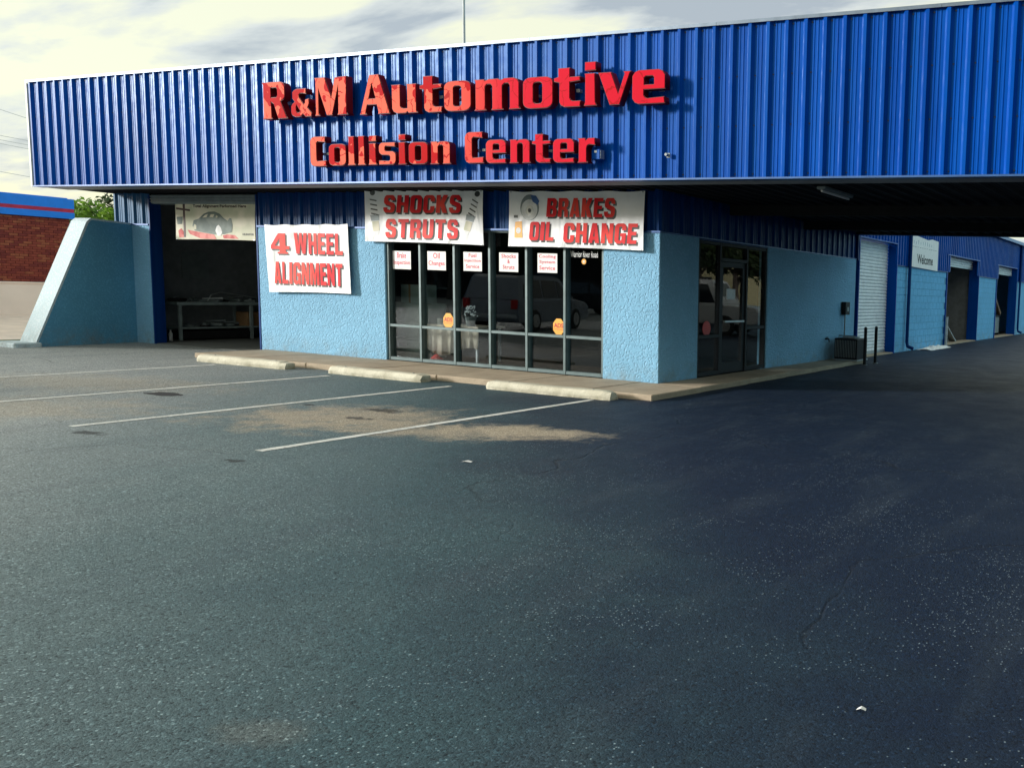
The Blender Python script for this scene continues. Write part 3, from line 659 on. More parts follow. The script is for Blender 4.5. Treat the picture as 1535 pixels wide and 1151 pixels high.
LINE1 = [('R', 394, 432, 123, 178.6), ('&', 437, 468, 133, 175.5), ('M', 472.5, 522, 115.5, 173), ('A', 539.5, 585, 112, 171.5), ('u', 587, 627, 126.5, 170), ('t', 629.5, 663, 114, 169), ('o', 666, 706.5, 121.4, 167),
         ('m', 711, 780.5, 118, 165), ('o', 784, 829, 115.6, 163), ('t', 830.5, 870.5, 102, 161), ('i', 875, 895, 93, 158.8), ('v', 896, 946, 108, 157.6), ('e', 947.5, 997, 104.6, 156)]
LINE2 = [('C', 466, 490, 205, 249.7), ('o', 493.5, 519.5, 216, 248.6), ('l', 521.5, 534, 204.5, 248), ('l', 536.5, 549, 204, 247.7), ('i', 552.5, 566, 203.5, 247.4), ('s', 568.5, 594, 213.7, 247), ('i', 597, 610, 201.5, 246.7),
         ('o', 613, 642, 213, 246.4), ('n', 645, 676.5, 212, 246), ('C', 697, 725.5, 198, 245), ('e', 728.5, 759, 209.5, 245), ('n', 763.5, 796, 209, 244.6), ('t', 797.5, 826, 201, 244.4), ('e', 829, 861, 208, 244.2), ('r', 865.5, 892.5, 207, 244)]
YFACE, LDEP = YF-0.215, 0.105
def sign(name, chars, label):
    a = on_front(chars[0][1], chars[0][4], YFACE)
    root = empty(name, (a.x, YFACE, a.z), label=label, cat='sign', group='red channel letter lines on the fascia')
    for ch, px0, px1, pt, pb in chars:
        yc = (pt+pb)/2
        p0 = on_front(px0, pb, YFACE); p1 = on_front(px1, pb, YFACE); top = on_front((px0+px1)/2, pt, YFACE)
        bot = on_front((px0+px1)/2, pb, YFACE)
        w, h = p1.x-p0.x, top.z-bot.z
        loops = [[(x*w, y*h) for x, y in lp] for lp in GLYPH[ch]]
        me = curve_mesh(loops, LDEP/2)
        o = add('letter', me, M['ret'], root, (p0.x-a.x, LDEP/2, bot.z-a.z))
        fm = curve_mesh(loops, 0.003, -0.009)
        add('face', fm, M['face'], o, (0, -LDEP/2-0.0035, 0))
        for fx in (0.3, 0.7):
            MB().box(w*fx-0.03, w*fx+0.03, LDEP/2+0.001, LDEP/2+0.065, h*0.42, h*0.50).build('standoff', M['galv'], o)
    return root
sign('shop_name_sign', LINE1, 'upper line of large red channel letters on the blue fascia')
sign('shop_trade_sign', LINE2, 'lower line of smaller red channel letters reading Collision Center on the fascia')
# wiring box beside the last letter, bullet lamp on the fascia
p = on_front(899, 233, YF-0.05)
jb = empty('junction_box', (p.x, YF-0.05, p.z), label='small blue metal wiring box at the end of the lower red letters', cat='box')
MB().box(-0.07, 0.07, -0.09, 0.015, -0.07, 0.07).build('case', M['blue'], jb, bevel=0.006)
MB().box(0.072, 0.078, -0.08, 0.0, -0.06, 0.06).build('lid', M['galv'], jb); MB().box(-0.02, 0.02, -0.094, -0.0905, 0.02, 0.05).build('label_plate', M['white_print'], jb)
p = on_front(1001, 233, YF-0.06)
lp = empty('bullet_lamp', (p.x, YF-0.04, p.z), label='tiny grey lamp bracket alone on the blue fascia, right of the letters', cat='lamp')
MB().box(-0.025, 0.025, -0.01, 0.006, -0.03, 0.03).build('plate', M['steel'], lp); MB().cyl((0, -0.01, 0), (0.0, -0.07, 0.004), 0.020, 10).build('barrel', M['steel'], lp)

# ------------------------------------------------------------------ hung banners
def cloth_fn(seed, amp):
    r = random.Random(seed); ws = [(r.uniform(2, 5), r.uniform(-3, 3), r.uniform(0, 6), r.uniform(.3, 1)) for _ in range(5)]
    def f(x, z): return amp*sum(a*math.sin(kx*x+kz*z+ph) for kx, kz, ph, a in ws)/2.5
    return f
def wobble(me, f, oy):
    bm = bmesh.new(); bm.from_mesh(me)
    xs = [v.co.x for v in bm.verts]; zs = [v.co.z for v in bm.verts]
    for ax, lo, hi in ((0, min(xs), max(xs)), (2, min(zs), max(zs))):
        c = lo+0.14
        while c < hi:
            no = Vector((1, 0, 0)) if ax == 0 else Vector((0, 0, 1)); co = no*c
            bmesh.ops.bisect_plane(bm, geom=bm.verts[:]+bm.edges[:]+bm.faces[:], plane_co=co, plane_no=no); c += 0.14
    for v in bm.verts: v.co.y = f(v.co.x, v.co.z)+oy
    bm.to_mesh(me); bm.free(); me.update(); return me
def banner(name, corners, Y, label, seed, amp=0.012, mat='banner', parts=(), plane='front'):
    """corners in photo pixels, tl tr br bl; parts: (part name, material, mesh in world x-z, lift)"""
    tl, tr, br, bl = [on_front(*c, Y) for c in corners]
    f0 = cloth_fn(seed, amp); root = empty(name, (tl.x, Y, bl.z), label=label, cat='banner', group='vinyl banners on the shop')
    f = lambda x, z: f0(x, z)-amp*1.6
    nu, nv = 36, 14; mb = MB()
    for back in (0, 1):
        for j in range(nv+1):
            for i in range(nu+1):
                u, v = i/nu, j/nv
                p = (tl*(1-u)+tr*u)*(1-v)+(bl*(1-u)+br*u)*v
                sag = 0.016*math.sin(u*PI*4)**2*(1-v)-0.012*math.sin(u*PI)*v
                mb.v.append((p.x-tl.x+0.010*math.sin(v*PI)*(1-2*u), f(p.x, p.z)+back*0.0015, p.z-sag-bl.z))
    N = (nu+1)*(nv+1)
    for j in range(nv):
        for i in range(nu):
            a = j*(nu+1)+i; mb.f += [(a, a+nu+1, a+nu+2, a+1), (N+a, N+a+1, N+a+nu+2, N+a+nu+1)]
    mb.build('sheet', M[mat], root, smooth=True)
    for pn, pm, me, lift in parts:
        wobble(me, f, -lift); me.transform(Matrix.Translation((-tl.x, 0, -bl.z))); add(pn, me, M[pm], root)
    for c in (tl*0.985+br*0.015, tr*0.985+bl*0.015, bl*0.985+tr*0.015, br*0.985+tl*0.015):
        MB().cyl((c.x-tl.x, f(c.x, c.z)-0.004, c.z-bl.z), (c.x-tl.x, f(c.x, c.z)+0.004, c.z-bl.z), 0.014, 10).build('grommet', M['galv'], root)
    return root
def pxbox(x0, y0, x1, y1, Y=0.0):
    a = on_front((x0+x1)/2, y1, Y); b = on_front((x0+x1)/2, y0, Y); l = on_front(x0, (y0+y1)/2, Y); r = on_front(x1, (y0+y1)/2, Y)
    return l.x, a.z, r.x, b.z
BLOCK = {
 'S': [[(0, .30), (0, .22), (.06, .08), (.2, 0), (.8, 0), (.94, .08), (1, .2), (1, .42), (.92, .54), (.42, .66), (.37, .70), (.37, .80), (.42, .84), (.58, .84), (.63, .8), (.63, .70), (.97, .70), (.97, .80), (.9, .92), (.78, 1), (.22, 1), (.08, .92), (.02, .8), (.02, .62), (.1, .5), (.58, .38), (.63, .34), (.63, .2), (.58, .16), (.42, .16), (.37, .2), (.37, .30)]],
 'H': [[(0, 0), (0, 1), (.37, 1), (.37, .6), (.63, .6), (.63, 1), (1, 1), (1, 0), (.63, 0), (.63, .42), (.37, .42), (.37, 0)]],
 'O': [rr(0, 0, 1, 1, .25, .18), rr(.37, .17, .63, .83, .1, .08)],
 'C': [[(.63, .38), (1, .38), (1, .18), (.92, .06), (.76, 0), (.24, 0), (.08, .06), (0, .18), (0, .82), (.08, .94), (.24, 1), (.76, 1), (.92, .94), (1, .82), (1, .64), (.63, .64), (.63, .8), (.58, .84), (.42, .84), (.37, .8), (.37, .2), (.42, .16), (.58, .16), (.63, .2)]],
 'K': [[(0, 0), (0, 1), (.37, 1), (.37, .62), (.60, 1), (1, 1), (.70, .54), (1, 0), (.60, 0), (.40, .38), (.37, .34), (.37, 0)]],
 'T': [[(.31, 0), (.31, .82), (0, .82), (0, 1), (1, 1), (1, .82), (.69, .82), (.69, 0)]],
 'R': [[(0, 0), (0, 1), (.74, 1), (.92, .94), (.98, .82), (.98, .62), (.9, .52), (.78, .47), (.93, .4), (.97, .3), (1, 0), (.64, 0), (.61, .3), (.56, .38), (.37, .38), (.37, 0)], [(.37, .54), (.37, .83), (.56, .83), (.61, .78), (.61, .6), (.56, .54)]],
 'U': [[(0, 1), (.37, 1), (.37, .22), (.42, .17), (.58, .17), (.63, .22), (.63, 1), (1, 1), (1, .18), (.92, .06), (.76, 0), (.24, 0), (.08, .06), (0, .18)]],
 'B': [[(0, 0), (0, 1), (.72, 1), (.9, .94), (.96, .84), (.96, .64), (.84, .52), (.96, .44), (1, .34), (1, .16), (.92, .05), (.76, 0)], [(.37, .60), (.37, .84), (.54, .84), (.59, .8), (.59, .64), (.54, .60)], [(.37, .16), (.37, .43), (.56, .43), (.62, .38), (.62, .21), (.56, .16)]],
 'A': [[(.30, 1), (.70, 1), (1, 0), (.63, 0), (.60, .16), (.40, .16), (.37, 0), (0, 0)], [(.43, .33), (.57, .33), (.5, .74)]],
 'E': [[(0, 0), (0, 1), (1, 1), (1, .82), (.42, .82), (.42, .60), (.92, .60), (.92, .42), (.42, .42), (.42, .18), (1, .18), (1, 0)]],
 'I': [[(0, 0), (0, 1), (1, 1), (1, 0)]],
 'L': [[(0, 0), (0, 1), (.42, 1), (.42, .18), (1, .18), (1, 0)]],
 'N': [[(0, 0), (0, 1), (.36, 1), (.66, .48), (.66, 1), (1, 1), (1, 0), (.66, 0), (.34, .52), (.34, 0)]],
 'G': [[(.5, .52), (1, .52), (1, 0), (.78, 0), (.74, .07), (.6, 0), (.24, 0), (.08, .06), (0, .18), (0, .82), (.08, .94), (.24, 1), (.76, 1), (.92, .94), (1, .82), (1, .66), (.63, .66), (.63, .8), (.58, .84), (.42, .84), (.37, .8), (.37, .2), (.42, .16), (.58, .16), (.63, .2), (.63, .36), (.5, .36)]],
 'W': [[(0, 1), (.26, 1), (.32, .40), (.41, 1), (.60, 1), (.68, .40), (.74, 1), (1, 1), (.86, 0), (.60, 0), (.5, .56), (.40, 0), (.14, 0)]],
 'M': [[(0, 0), (0, 1), (.32, 1), (.5, .46), (.68, 1), (1, 1), (1, 0), (.74, 0), (.74, .62), (.58, 0), (.42, 0), (.26, .62), (.26, 0)]],
 '4': [[(.42, 1), (.80, 1), (.80, .38), (1, .38), (1, .22), (.80, .22), (.80, .1), (.92, .08), (.92, 0), (.36, 0), (.36, .08), (.48, .1), (.48, .22), (0, .22), (0, .40)], [(.22, .38), (.48, .38), (.48, .74)]],
}
WIDE = {'I': .42, 'W': 1.5, 'M': 1.3, 'N': 1.05, 'L': .85, 'E': .85, 'T': .95}
def block_word(s, x0, z0, x1, z1, shear=0.0, gap=0.15):
    tot = sum(WIDE.get(c, 1.0) for c in s)+gap*(len(s)-1); h = z1-z0; k = (x1-x0-abs(shear)*h)/tot; x = x0; loops = []
    for c in s:
        w = WIDE.get(c, 1.0)*k
        loops += [[(x+u*w+shear*h*v, z0+v*h) for u, v in lp] for lp in BLOCK[c]]; x += w+gap*k
    me = curve_mesh(loops, 0.0)
    for v in me.vertices: v.co.y = 0
    return me
def word(s, x0, y0, x1, y1, Y, bold=0.035, shear=0.0, space=0.95, sh=(0.028, -0.030), col_='red'):
    b = pxbox(x0, y0, x1, y1, Y)
    d = (b[0]+sh[0], b[1]+sh[1], b[2]+sh[0], b[3]+sh[1])
    out = [('lettering', col_, block_word(s, *b, shear), 0.0055)]
    if sh != (0, 0): out.insert(0, ('drop_shadow', 'shadow', block_word(s, *d, shear), 0.003))
    return out
def poly_part(name, mat, loops, lift=0.003):
    me = curve_mesh(loops, 0.0); 
    for v in me.vertices: v.co.y = 0
    return (name, mat, me, lift)
def px_poly(pts, Y): return [(on_front(x, y, Y).x, on_front(x, y, Y).z) for x, y in pts]
YB = -0.06
banner('alignment_banner', [(399, 337), (523, 336), (529, 440.5), (406, 438)], YB, 'squarish white banner reading 4 WHEEL ALIGNMENT in red on the stucco', 3, 0.017,
       parts=word('4', 409.5, 350, 436, 380.5, YB, 0.06) + word('WHEEL', 443, 350, 516, 381.5, YB, 0.028, 0, 1.12) + word('ALIGNMENT', 414.5, 394, 516, 427, YB, 0.018, 0, 1.12))
def shock(cx, cy, L, ang, flip):
    """printed coil-over strut: eye, rod, coils, body"""
    out = []; ca, sa = math.cos(ang), math.sin(ang)
    def T(u, v): return (cx+u*ca-v*sa, cy+u*sa+v*ca)
    out.append(poly_part('strut_print', 'shadow', [px_poly([T(4*math.cos(a), -L/2+4.5*math.sin(a)) for a in [k*PI/6 for k in range(12)]], YB)]))
    for k in range(4):
        y = -L/2+9+k*7
        out.append(poly_part('strut_print', 'shadow', [px_poly([T(-5, y), T(5, y+3), T(5, y+5), T(-5, y+2)], YB)]))
    out.append(poly_part('strut_print', 'steel', [px_poly([T(-7, L*0.02), T(7, L*0.02), T(6, L*0.16), T(-6, L*0.16)], YB)]))
    out.append(poly_part('strut_print', 'art_bg', [px_poly([T(-5, L*0.17), T(5, L*0.17), T(5, L*0.40), T(-5, L*0.40)], YB)]))
    out.append(poly_part('strut_print', 'white_print', [px_poly([T(-4, L*0.41), T(4, L*0.41), T(3, L*0.5), T(-3, L*0.5)], YB)]))
    return out
banner('shocks_banner', [(549, 285), (726, 285.5), (727, 368), (549, 362)], YB, 'white banner reading SHOCKS STRUTS in red with coil springs printed at both ends', 8, 0.017,
       parts=shock(564.5, 321, 64, -0.10, 1) + shock(709, 322, 64, 0.28, -1) + word('SHOCKS', 577, 293, 695, 319.5, YB, 0.05, 0.12) + word('STRUTS', 580, 329, 690, 357.5, YB, 0.05, 0.08))
def disc_px(cx, cy, rx, ry, n=22): return px_poly([(cx+rx*math.cos(2*PI*k/n), cy+ry*math.sin(2*PI*k/n)) for k in range(n)], YB)
banner('brakes_banner', [(765, 287), (968, 286.5), (966.5, 376), (764.5, 369.5)], YB, 'wide white banner reading BRAKES OIL CHANGE in red with brake disc and oil bottle', 13, 0.019,
       parts=[poly_part('disc_print', 'steel', [disc_px(796.5, 311.5, 14, 19.5)]), poly_part('disc_print', 'white_print', [disc_px(796, 315, 12, 15.5)], 0.004), poly_part('disc_print', 'galv', [disc_px(796.5, 316, 6, 8)], 0.005), poly_part('disc_print', 'shadow', [disc_px(796.5, 316, 2.4, 3.2)], 0.006),
              poly_part('caliper_print', 'blue_trim', [px_poly([(798, 293), (806, 294), (811, 302), (809, 308), (801, 303)], YB)], 0.0065),
              poly_part('bottle_print', 'yellow', [px_poly([(775, 333), (785, 332), (786, 357), (774, 357)], YB)]), poly_part('bottle_print', 'white_print', [disc_px(780, 346, 3.6, 4.5, 12)], 0.004), poly_part('bottle_print', 'shadow', [px_poly([(773, 323), (779, 323), (779, 327), (773, 327)], YB)], 0.003)]
             + word('BRAKES', 821, 297.5, 925, 326, YB, 0.05, 0.10) + word('OIL', 795.5, 333, 833.5, 361, YB, 0.05, 0.10) + word('CHANGE', 846, 335, 958, 365, YB, 0.05, 0.08))
YG = 0.10
def gp(pts): return [(on_front(x, y, YG).x, on_front(x, y, YG).z) for x, y in pts]
def g2(x, y): return (255+x/10.964, 295+y/10.971)        # from an enlarged crop back to photo pixels
def gpoly(name, mat, pts, lift=0.003): return poly_part(name, mat, [gp([g2(*p) for p in pts])], lift)
def gtext(s, x0, y0, x1, y1, mat, bold): 
    a, b = g2(x0, y0), g2(x1, y1); return [('lettering', mat, text_mesh(s, *pxbox(a[0], a[1], b[0], b[1], YG), bold=bold), 0.004)]
banner('wheel_service_banner', [(264, 304.5), (383.5, 305), (383.5, 361), (265, 359)], YG, 'faded cream banner with a painted grey car hanging in the open bay', 21, 0.008, 'art_bg',
       parts=[gpoly('post_print', 'art_dark', [(225, 110), (262, 110), (272, 665), (242, 665)]), gpoly('post_print', 'art_dark', [(120, 178), (345, 210), (345, 242), (120, 212)], 0.004),
              gpoly('panel_print', 'art_green', [(125, 335), (225, 330), (215, 450), (140, 455)], 0.003), gpoly('flower_print', 'art_red', [(150, 560), (200, 520), (235, 570), (240, 670), (165, 670)], 0.003),
              gpoly('floor_print', 'art_red', [(300, 545), (480, 580), (740, 625), (780, 700), (520, 690), (340, 615)], 0.003), gpoly('floor_print', 'art_red', [(880, 640), (960, 620), (1080, 635), (1140, 695), (900, 690)], 0.003),
              gpoly('car_print', 'art_green', [(382, 480), (400, 390), (480, 365), (560, 285), (640, 250), (740, 245), (830, 285), (900, 360), (960, 400), (990, 355), (1020, 360), (1040, 470), (1030, 585), (900, 620), (760, 625), (560, 590), (420, 560)], 0.0045),
              gpoly('car_print', 'art_bg', [(545, 345), (590, 300), (635, 285), (610, 340)], 0.006), gpoly('car_print', 'art_bg', [(660, 335), (680, 295), (740, 290), (720, 340)], 0.006), gpoly('car_print', 'art_bg', [(760, 345), (770, 305), (800, 325), (785, 345)], 0.006),
              gpoly('wheel_print', 'white_print', [(760, 560), (780, 490), (810, 465), (850, 510), (875, 590), (850, 645), (800, 645)], 0.006), gpoly('wheel_print', 'art_bg', [(395, 500), (415, 450), (445, 470), (445, 540), (410, 540)], 0.006)]
             + gtext('Total Alignment Performed Here', 390, 130, 1265, 195, 'art_dark', 0.03) + gtext('HUNTER', 1205, 605, 1385, 640, 'shadow', 0.02))

# ------------------------------------------------------------------ cards and stickers on the panes
YP = 0.093
def card(lines, x0, y0, x1, y1, label):
    b = pxbox(x0, y0, x1, y1, YP); w, h = b[2]-b[0], b[3]-b[1]
    root = empty('window_card', (b[0], YP, b[1]), label=label, cat='poster', group='white service cards in the shop window')
    MB().box(0, w, -0.0035, -0.0005, 0, h).build('card', M['paper'], root)
    n = len(lines); rows = 0.86/n
    for i, (s, k) in enumerate(lines):
        z1 = h*(0.93-i*rows); z0 = z1-h*rows*0.74
        me = text_mesh(s, w*(0.5-k/2), z0, w*(0.5+k/2), z1, bold=0.022, space=1.08); me.transform(Matrix.Translation((0, -0.0055, 0))); add('lettering', me, M['crimson'], root)
card([('Brake', .5), ('Inspection', .9)], 589, 376.5, 616, 403.5, 'white window card reading Brake Inspection')
card([('Oil', .36), ('Changes', .88)], 641, 377, 668.5, 405, 'white window card reading Oil Changes')
card([('Fuel', .42), ('Injection', .88), ('Service', .72)], 695, 378, 722.5, 406.5, 'white window card reading Fuel Injection Service')
card([('Shocks', .76), ('&', .14), ('Struts', .62)], 748.5, 379, 777, 407.5, 'white window card reading Shocks & Struts')
card([('Cooling', .86), ('System', .8), ('Service', .8)], 806, 380, 835.5, 409, 'white window card reading Cooling System Service')
b = pxbox(855, 376.5, 896, 386, YP)
rn = empty('road_name_decal', (b[0], YP, b[1]), label='thin white lettering giving a road name on the rightmost pane', cat='decal')
me = text_mesh('Warrior River Road', 0, 0, b[2]-b[0], b[3]-b[1], bold=0.004); me.transform(Matrix.Translation((0, 0.003, 0))); add('lettering', me, M['white_print'], rn)
p = on_front(875.2, 392.3, YP)
o = empty('seal_sticker', (p.x, YP, p.z), label='tiny round yellow sticker under the white road name', cat='sticker')
MB().cyl((0, 0.0005, 0), (0, 0.0035, 0), 0.045, 20).build('disc', M['yellow'], o); MB().cyl((0, -0.001, 0), (0, 0.0003, 0), 0.02, 16).build('centre', M['cream'], o)
def octagon(x, y, r, label):
    p = on_front(x, y, YP); o = empty('alarm_sticker', (p.x, YP, p.z), label=label, cat='sticker', group='yellow alarm stickers on the panes')
    MB().prism([(r*math.cos(a)*0.92, r*1.08*math.sin(a)) for a in [PI/8+k*PI/4 for k in range(8)]], 'y', 0.0, 0.003).build('plate', M['yellow'], o)
    me = text_mesh('ADS', -r*.72, -r*.12, r*.72, r*.46, bold=0.03); me.transform(Matrix.Translation((0, -0.002, 0))); add('lettering', me, M['orange'], o)
    MB().box(-r*.7, r*.7, -0.0015, -0.0005, -r*.34, -r*.28).build('rule', M['orange'], o)
octagon(672, 481, 0.135, 'yellow octagonal alarm sticker in front of the cloth-covered table')
octagon(837.5, 490, 0.135, 'yellow octagonal alarm sticker on the fifth lower window post')
p = on_side(1059, 492.5, -0.06)
o = empty('red_sticker', p, label='round red sticker low on the glass beside the side door', cat='sticker')
MB().cyl((0.0, 0, 0), (0.003, 0, 0), 0.13, 20).build('disc', M['orange'], o)

# ------------------------------------------------------------------ wheel stops
def stop_mesh(L, seed):
    r = random.Random(seed)
    pr = [(-0.115, 0), (-0.115, 0.05), (-0.085, 0.108), (-0.06, 0.12), (0.06, 0.12), (0.085, 0.108), (0.115, 0.05), (0.115, 0)]
    mb = MB(); st = [-L/2+0.0, -L/2+0.04]+[-L/2+L*k/14 for k in range(1, 14)]+[L/2-0.10, L/2]
    for i, x in enumerate(st):
        k = 0.90 if i == 0 else (0.82 if i == len(st)-1 else 1.0)
        for j, (y, z) in enumerate(pr):
            w = 0.004 if i < len(st)-2 else 0.014
            mb.v.append((x+r.uniform(-w, w), y*k+r.uniform(-w, w)*0.5, max(0, z*k+r.uniform(-w, w)*(z > 0))))
    n = len(pr)
    for i in range(len(st)-1):
        mb.f += [(i*n+j, i*n+(j+1) % n, (i+1)*n+(j+1) % n, (i+1)*n+j) for j in range(n)]
    mb.f += [tuple(range(n)), tuple((len(st)-1)*n+j for j in range(n))]
    return mb.mesh('stop', bevel=0.0)
for i, (x0, x1, y, lb) in enumerate(((-8.22, -6.08, -1.56, 'cream concrete wheel stop nearest the open garage bay'), (-5.15, -3.13, -1.50, 'cream concrete wheel stop in front of the left window panes'), (-1.86, 0.32, -1.50, 'cream concrete wheel stop nearest the building corner'))):
    s = empty('wheel_stop', ((x0+x1)/2, y-0.03, 0), R((0.5, -1.2, 0.4)[i]), label=lb, cat='wheel stop', group='concrete wheel stops along the walk')
    add('bar', stop_mesh(x1-x0, i), M['stop'], s)
    for dx in (-0.75, 0.75): MB().cyl((dx, 0, 0.10), (dx, 0, 0.126), 0.013, 8).build('pin', M['steel'], s)

# ------------------------------------------------------------------ things inside: office
t = empty('display_table', (-5.28, 0.76, 0.09), label='small table under a hanging cream cloth behind the second window pane', cat='table')
MB().box(-0.05, 1.15, -0.30, 0.35, 0.62, 0.655).build('top', M['cloth'], t, bevel=0.006)
mb = MB(); nn = 46
for k in range(nn+1):
    u = k/nn; x = -0.06+1.22*u; y = -0.315+0.022*math.sin(u*34)+0.012*math.sin(u*71)
    zb = 0.22-0.10*math.sin(u*5.2)-0.05*u
    mb.v += [(x, y, 0.648), (x, y-0.02*math.sin(u*40)-0.01, max(0.05, zb))]
mb.f = [(2*k, 2*k+1, 2*k+3, 2*k+2) for k in range(nn)]
cl = mb.build('cloth_drop', M['cloth'], t, smooth=True)
sm = cl.modifiers.new('thick', 'SOLIDIFY'); sm.thickness = 0.006
for x, y in ((0, -.25), (1.08, -.25), (0, .28), (1.08, .28)): MB().bar((x, y, 0), (x, y, .62), .035).build('leg', M['galv'], t)
o = empty('coffee_mug', (-5.12, 0.56, 0.746), label='small white mug on the cloth-covered table in the window', cat='mug')
MB().tube([(0, 0, 0), (0, 0, .11)], [.05, .055], 14).build('cup', M['paper'], o); MB().tube([(.05, 0, .09), (.085, 0, .08), (.085, 0, .04), (.05, 0, .025)], .008, 6).build('handle', M['paper'], o)
o = empty('flower_pot', (-4.50, 0.66, 0.746), label='grey pot of dried stems on the window table', cat='plant')
MB().tube([(0, 0, 0), (0, 0, .16)], [.07, .10], 12).build('pot', M['steel'], o)
mb = MB()
for k in range(46):
    a = random.uniform(0, 2*PI); r = random.uniform(.02, .14); q = Vector((r*math.cos(a), r*math.sin(a)*.7, random.uniform(.18, .36))); s = .013
    mb.quad(q+Vector((-s, 0, -s)), q+Vector((s, 0, -s)), q+Vector((s, 0.01, s)), q+Vector((-s, 0.01, s)))
mb.build('stems', M['steel'], o)
o = empty('red_cloth', (-4.98, 0.34, 0.09), label='crumpled red rag on the floor under the window table', cat='rag')
mb = MB().tube([(-.12, 0, .03), (-.04, .03, .07), (.05, -.02, .05), (.13, .02, .03)], [.03, .06, .05, .02], 8); mb.build('folds', M['red_rag'], o, smooth=True)
c = empty('filing_cabinet', (-6.30, 0.45, 0.09), label='green-grey drawer cabinet behind the first window pane', cat='cabinet')
MB().box(0, 0.85, 0, 0.55, 0, 1.02).build('case', M['cabinet'], c, bevel=0.008)
for z in (0.05, 0.38, 0.71):
    d = MB().box(0.03, 0.82, -0.022, -0.001, z, z+0.29).build('drawer', M['cabinet'], c, bevel=0.006); MB().bar((0.34, -0.035, z+0.2), (0.52, -0.035, z+0.2), 0.015).build('handle', M['galv'], d)
o = empty('carton_box', (-6.02, 0.5, 1.112), label='pale cardboard carton on top of the drawer cabinet', cat='carton')
MB().box(0, 0.45, 0, 0.4, 0, 0.34).build('body', M['cabinet'], o, bevel=0.006); MB().box(0.2, 0.25, -0.002, -0.0005, 0, 0.34).build('tape', M['carton'], o)

# ------------------------------------------------------------------ things inside: open bay
t = empty('work_bench', (-12.7, 0.69, 0.012), label='grey steel work bench with a lower shelf just inside the open bay', cat='workbench')
for y in (0.0, 1.5, 3.0):
    MB().box(-0.05, 0.0, y, y+0.055, 0, 0.765).build('leg', M['bench'], t); MB().box(-0.62, -0.57, y, y+0.055, 0, 0.765).build('leg', M['bench'], t)
MB().box(-0.66, 0.012, -0.03, 3.2, 0.768, 0.84).build('top', M['bench'], t, bevel=0.006); MB().box(-0.6, -0.006, 0.06, 3.1, 0.255, 0.285).build('shelf', M['bench'], t)
MB().box(-0.55, 0.002, 0.07, 1.46, 0.03, 0.20).build('drawer', M['inner_dark'], t, bevel=0.008)
r = random.Random(5)
for k in range(16):
    o = empty('machine_part', (-12.7-r.uniform(.10, .45), 0.85+k*0.15, 0.298 if k % 2 else 0.853), r.uniform(0, 3), label='dark greasy metal part among the clutter %s the work bench' % ('on the shelf of' if k % 2 else 'on top of'), cat='machine part', group='clutter on the bench shelf' if k % 2 else 'clutter on the bench top')
    a, b_, c_ = r.uniform(.08, .2), r.uniform(.05, .12), r.uniform(.05, .14)
    MB().box(-a, a, -b_, b_, 0, c_*.6).build('casting', M['steel'] if k % 3 else M['black'], o, bevel=0.02)
    MB().cyl((-a*.8, 0, c_*.75), (a*1.1, r.uniform(-.05, .05), c_*.8+.02), r.uniform(.012, .04), 8).build('shaft', M['galv'] if k % 4 == 0 else M['steel'], o)
o = empty('carton_box', (-12.95, 2.4, 0.298), label='brown cardboard carton on the right end of the bench shelf', cat='carton')
MB().box(-0.2, 0.2, -0.25, 0.35, 0, 0.32).build('body', M['carton'], o, bevel=0.005); MB().box(-0.03, 0.03, -0.25, 0.35, 0.3205, 0.322).build('tape', M['wood'], o)
o = empty('bent_hose', (-12.75, 1.3, 0.853), label='pale bent hose arching over the bench top', cat='hose')
MB().tube([(0, 0, 0.02), (-.02, .1, .16), (-.03, .3, .22), (-.03, .7, .16), (-.02, 1.2, .08), (0, 1.7, .03)], .012, 6).build('tube', M['galv'], o, smooth=True)
for k, (y, lb) in enumerate(((0.40, 'left of the two white bottles beside the bench foot'), (0.52, 'right of the two white bottles beside the bench foot'))):
    o = empty('spray_bottle', (-12.72, y, 0.014), label=lb, cat='bottle', group='white bottles by the bench')
    MB().tube([(0, 0, 0), (0, 0, .16), (0, 0, .2), (0, 0, .24)], [.035, .035, .015, .013], 10).build('body', M['paper'], o); MB().box(-.02, .03, -.012, .012, .241, .27).build('nozzle', M['steel'], o)

# ------------------------------------------------------------------ along the side wall
o = empty('meter_box', (0.0, 7.42, 1.10), label='dark grey electric box with conduit on the shaded side wall', cat='electric box')
MB().box(0.003, 0.12, -0.13, 0.13, 0, 0.30).build('case', M['bronze'], o, bevel=0.01); MB().cyl((0.05, 0, -1.0), (0.05, 0, 0.0), 0.018, 8).build('conduit', M['steel'], o); MB().box(0.121, 0.128, -0.05, 0.05, 0.08, 0.18).build('cover_plate', M['steel'], o)
o = empty('wall_tap', (0.0, 6.43, 0.56), label='small dark tap low on the shaded side wall', cat='tap')
MB().cyl((0.0, 0, 0), (0.09, 0, 0), 0.018, 8).cyl((0.09, 0, 0.0), (0.10, 0, -0.07), 0.014, 8).build('spout', M['bronze'], o); MB().cyl((0.05, -0.035, 0.035), (0.05, 0.035, 0.035), 0.012, 8).build('handle', M['bronze'], o)
ac = empty('condenser_unit', (0.42, 6.95, 0.083), label='dark boxy air conditioner unit standing behind two posts by the side wall', cat='air conditioner')
MB().box(-0.28, 0.28, -0.32, 0.32, 0.03, 0.50).build('case', M['bronze'], ac, bevel=0.015)
MB().box(-0.30, 0.30, -0.34, 0.34, 0.0, 0.028).build('base_pad', M['galv'], ac); 
for k in range(13): MB().box(-0.25+k*0.04, -0.235+k*0.04, -0.334, -0.3205, 0.07, 0.46).build('fin', M['steel'], ac)
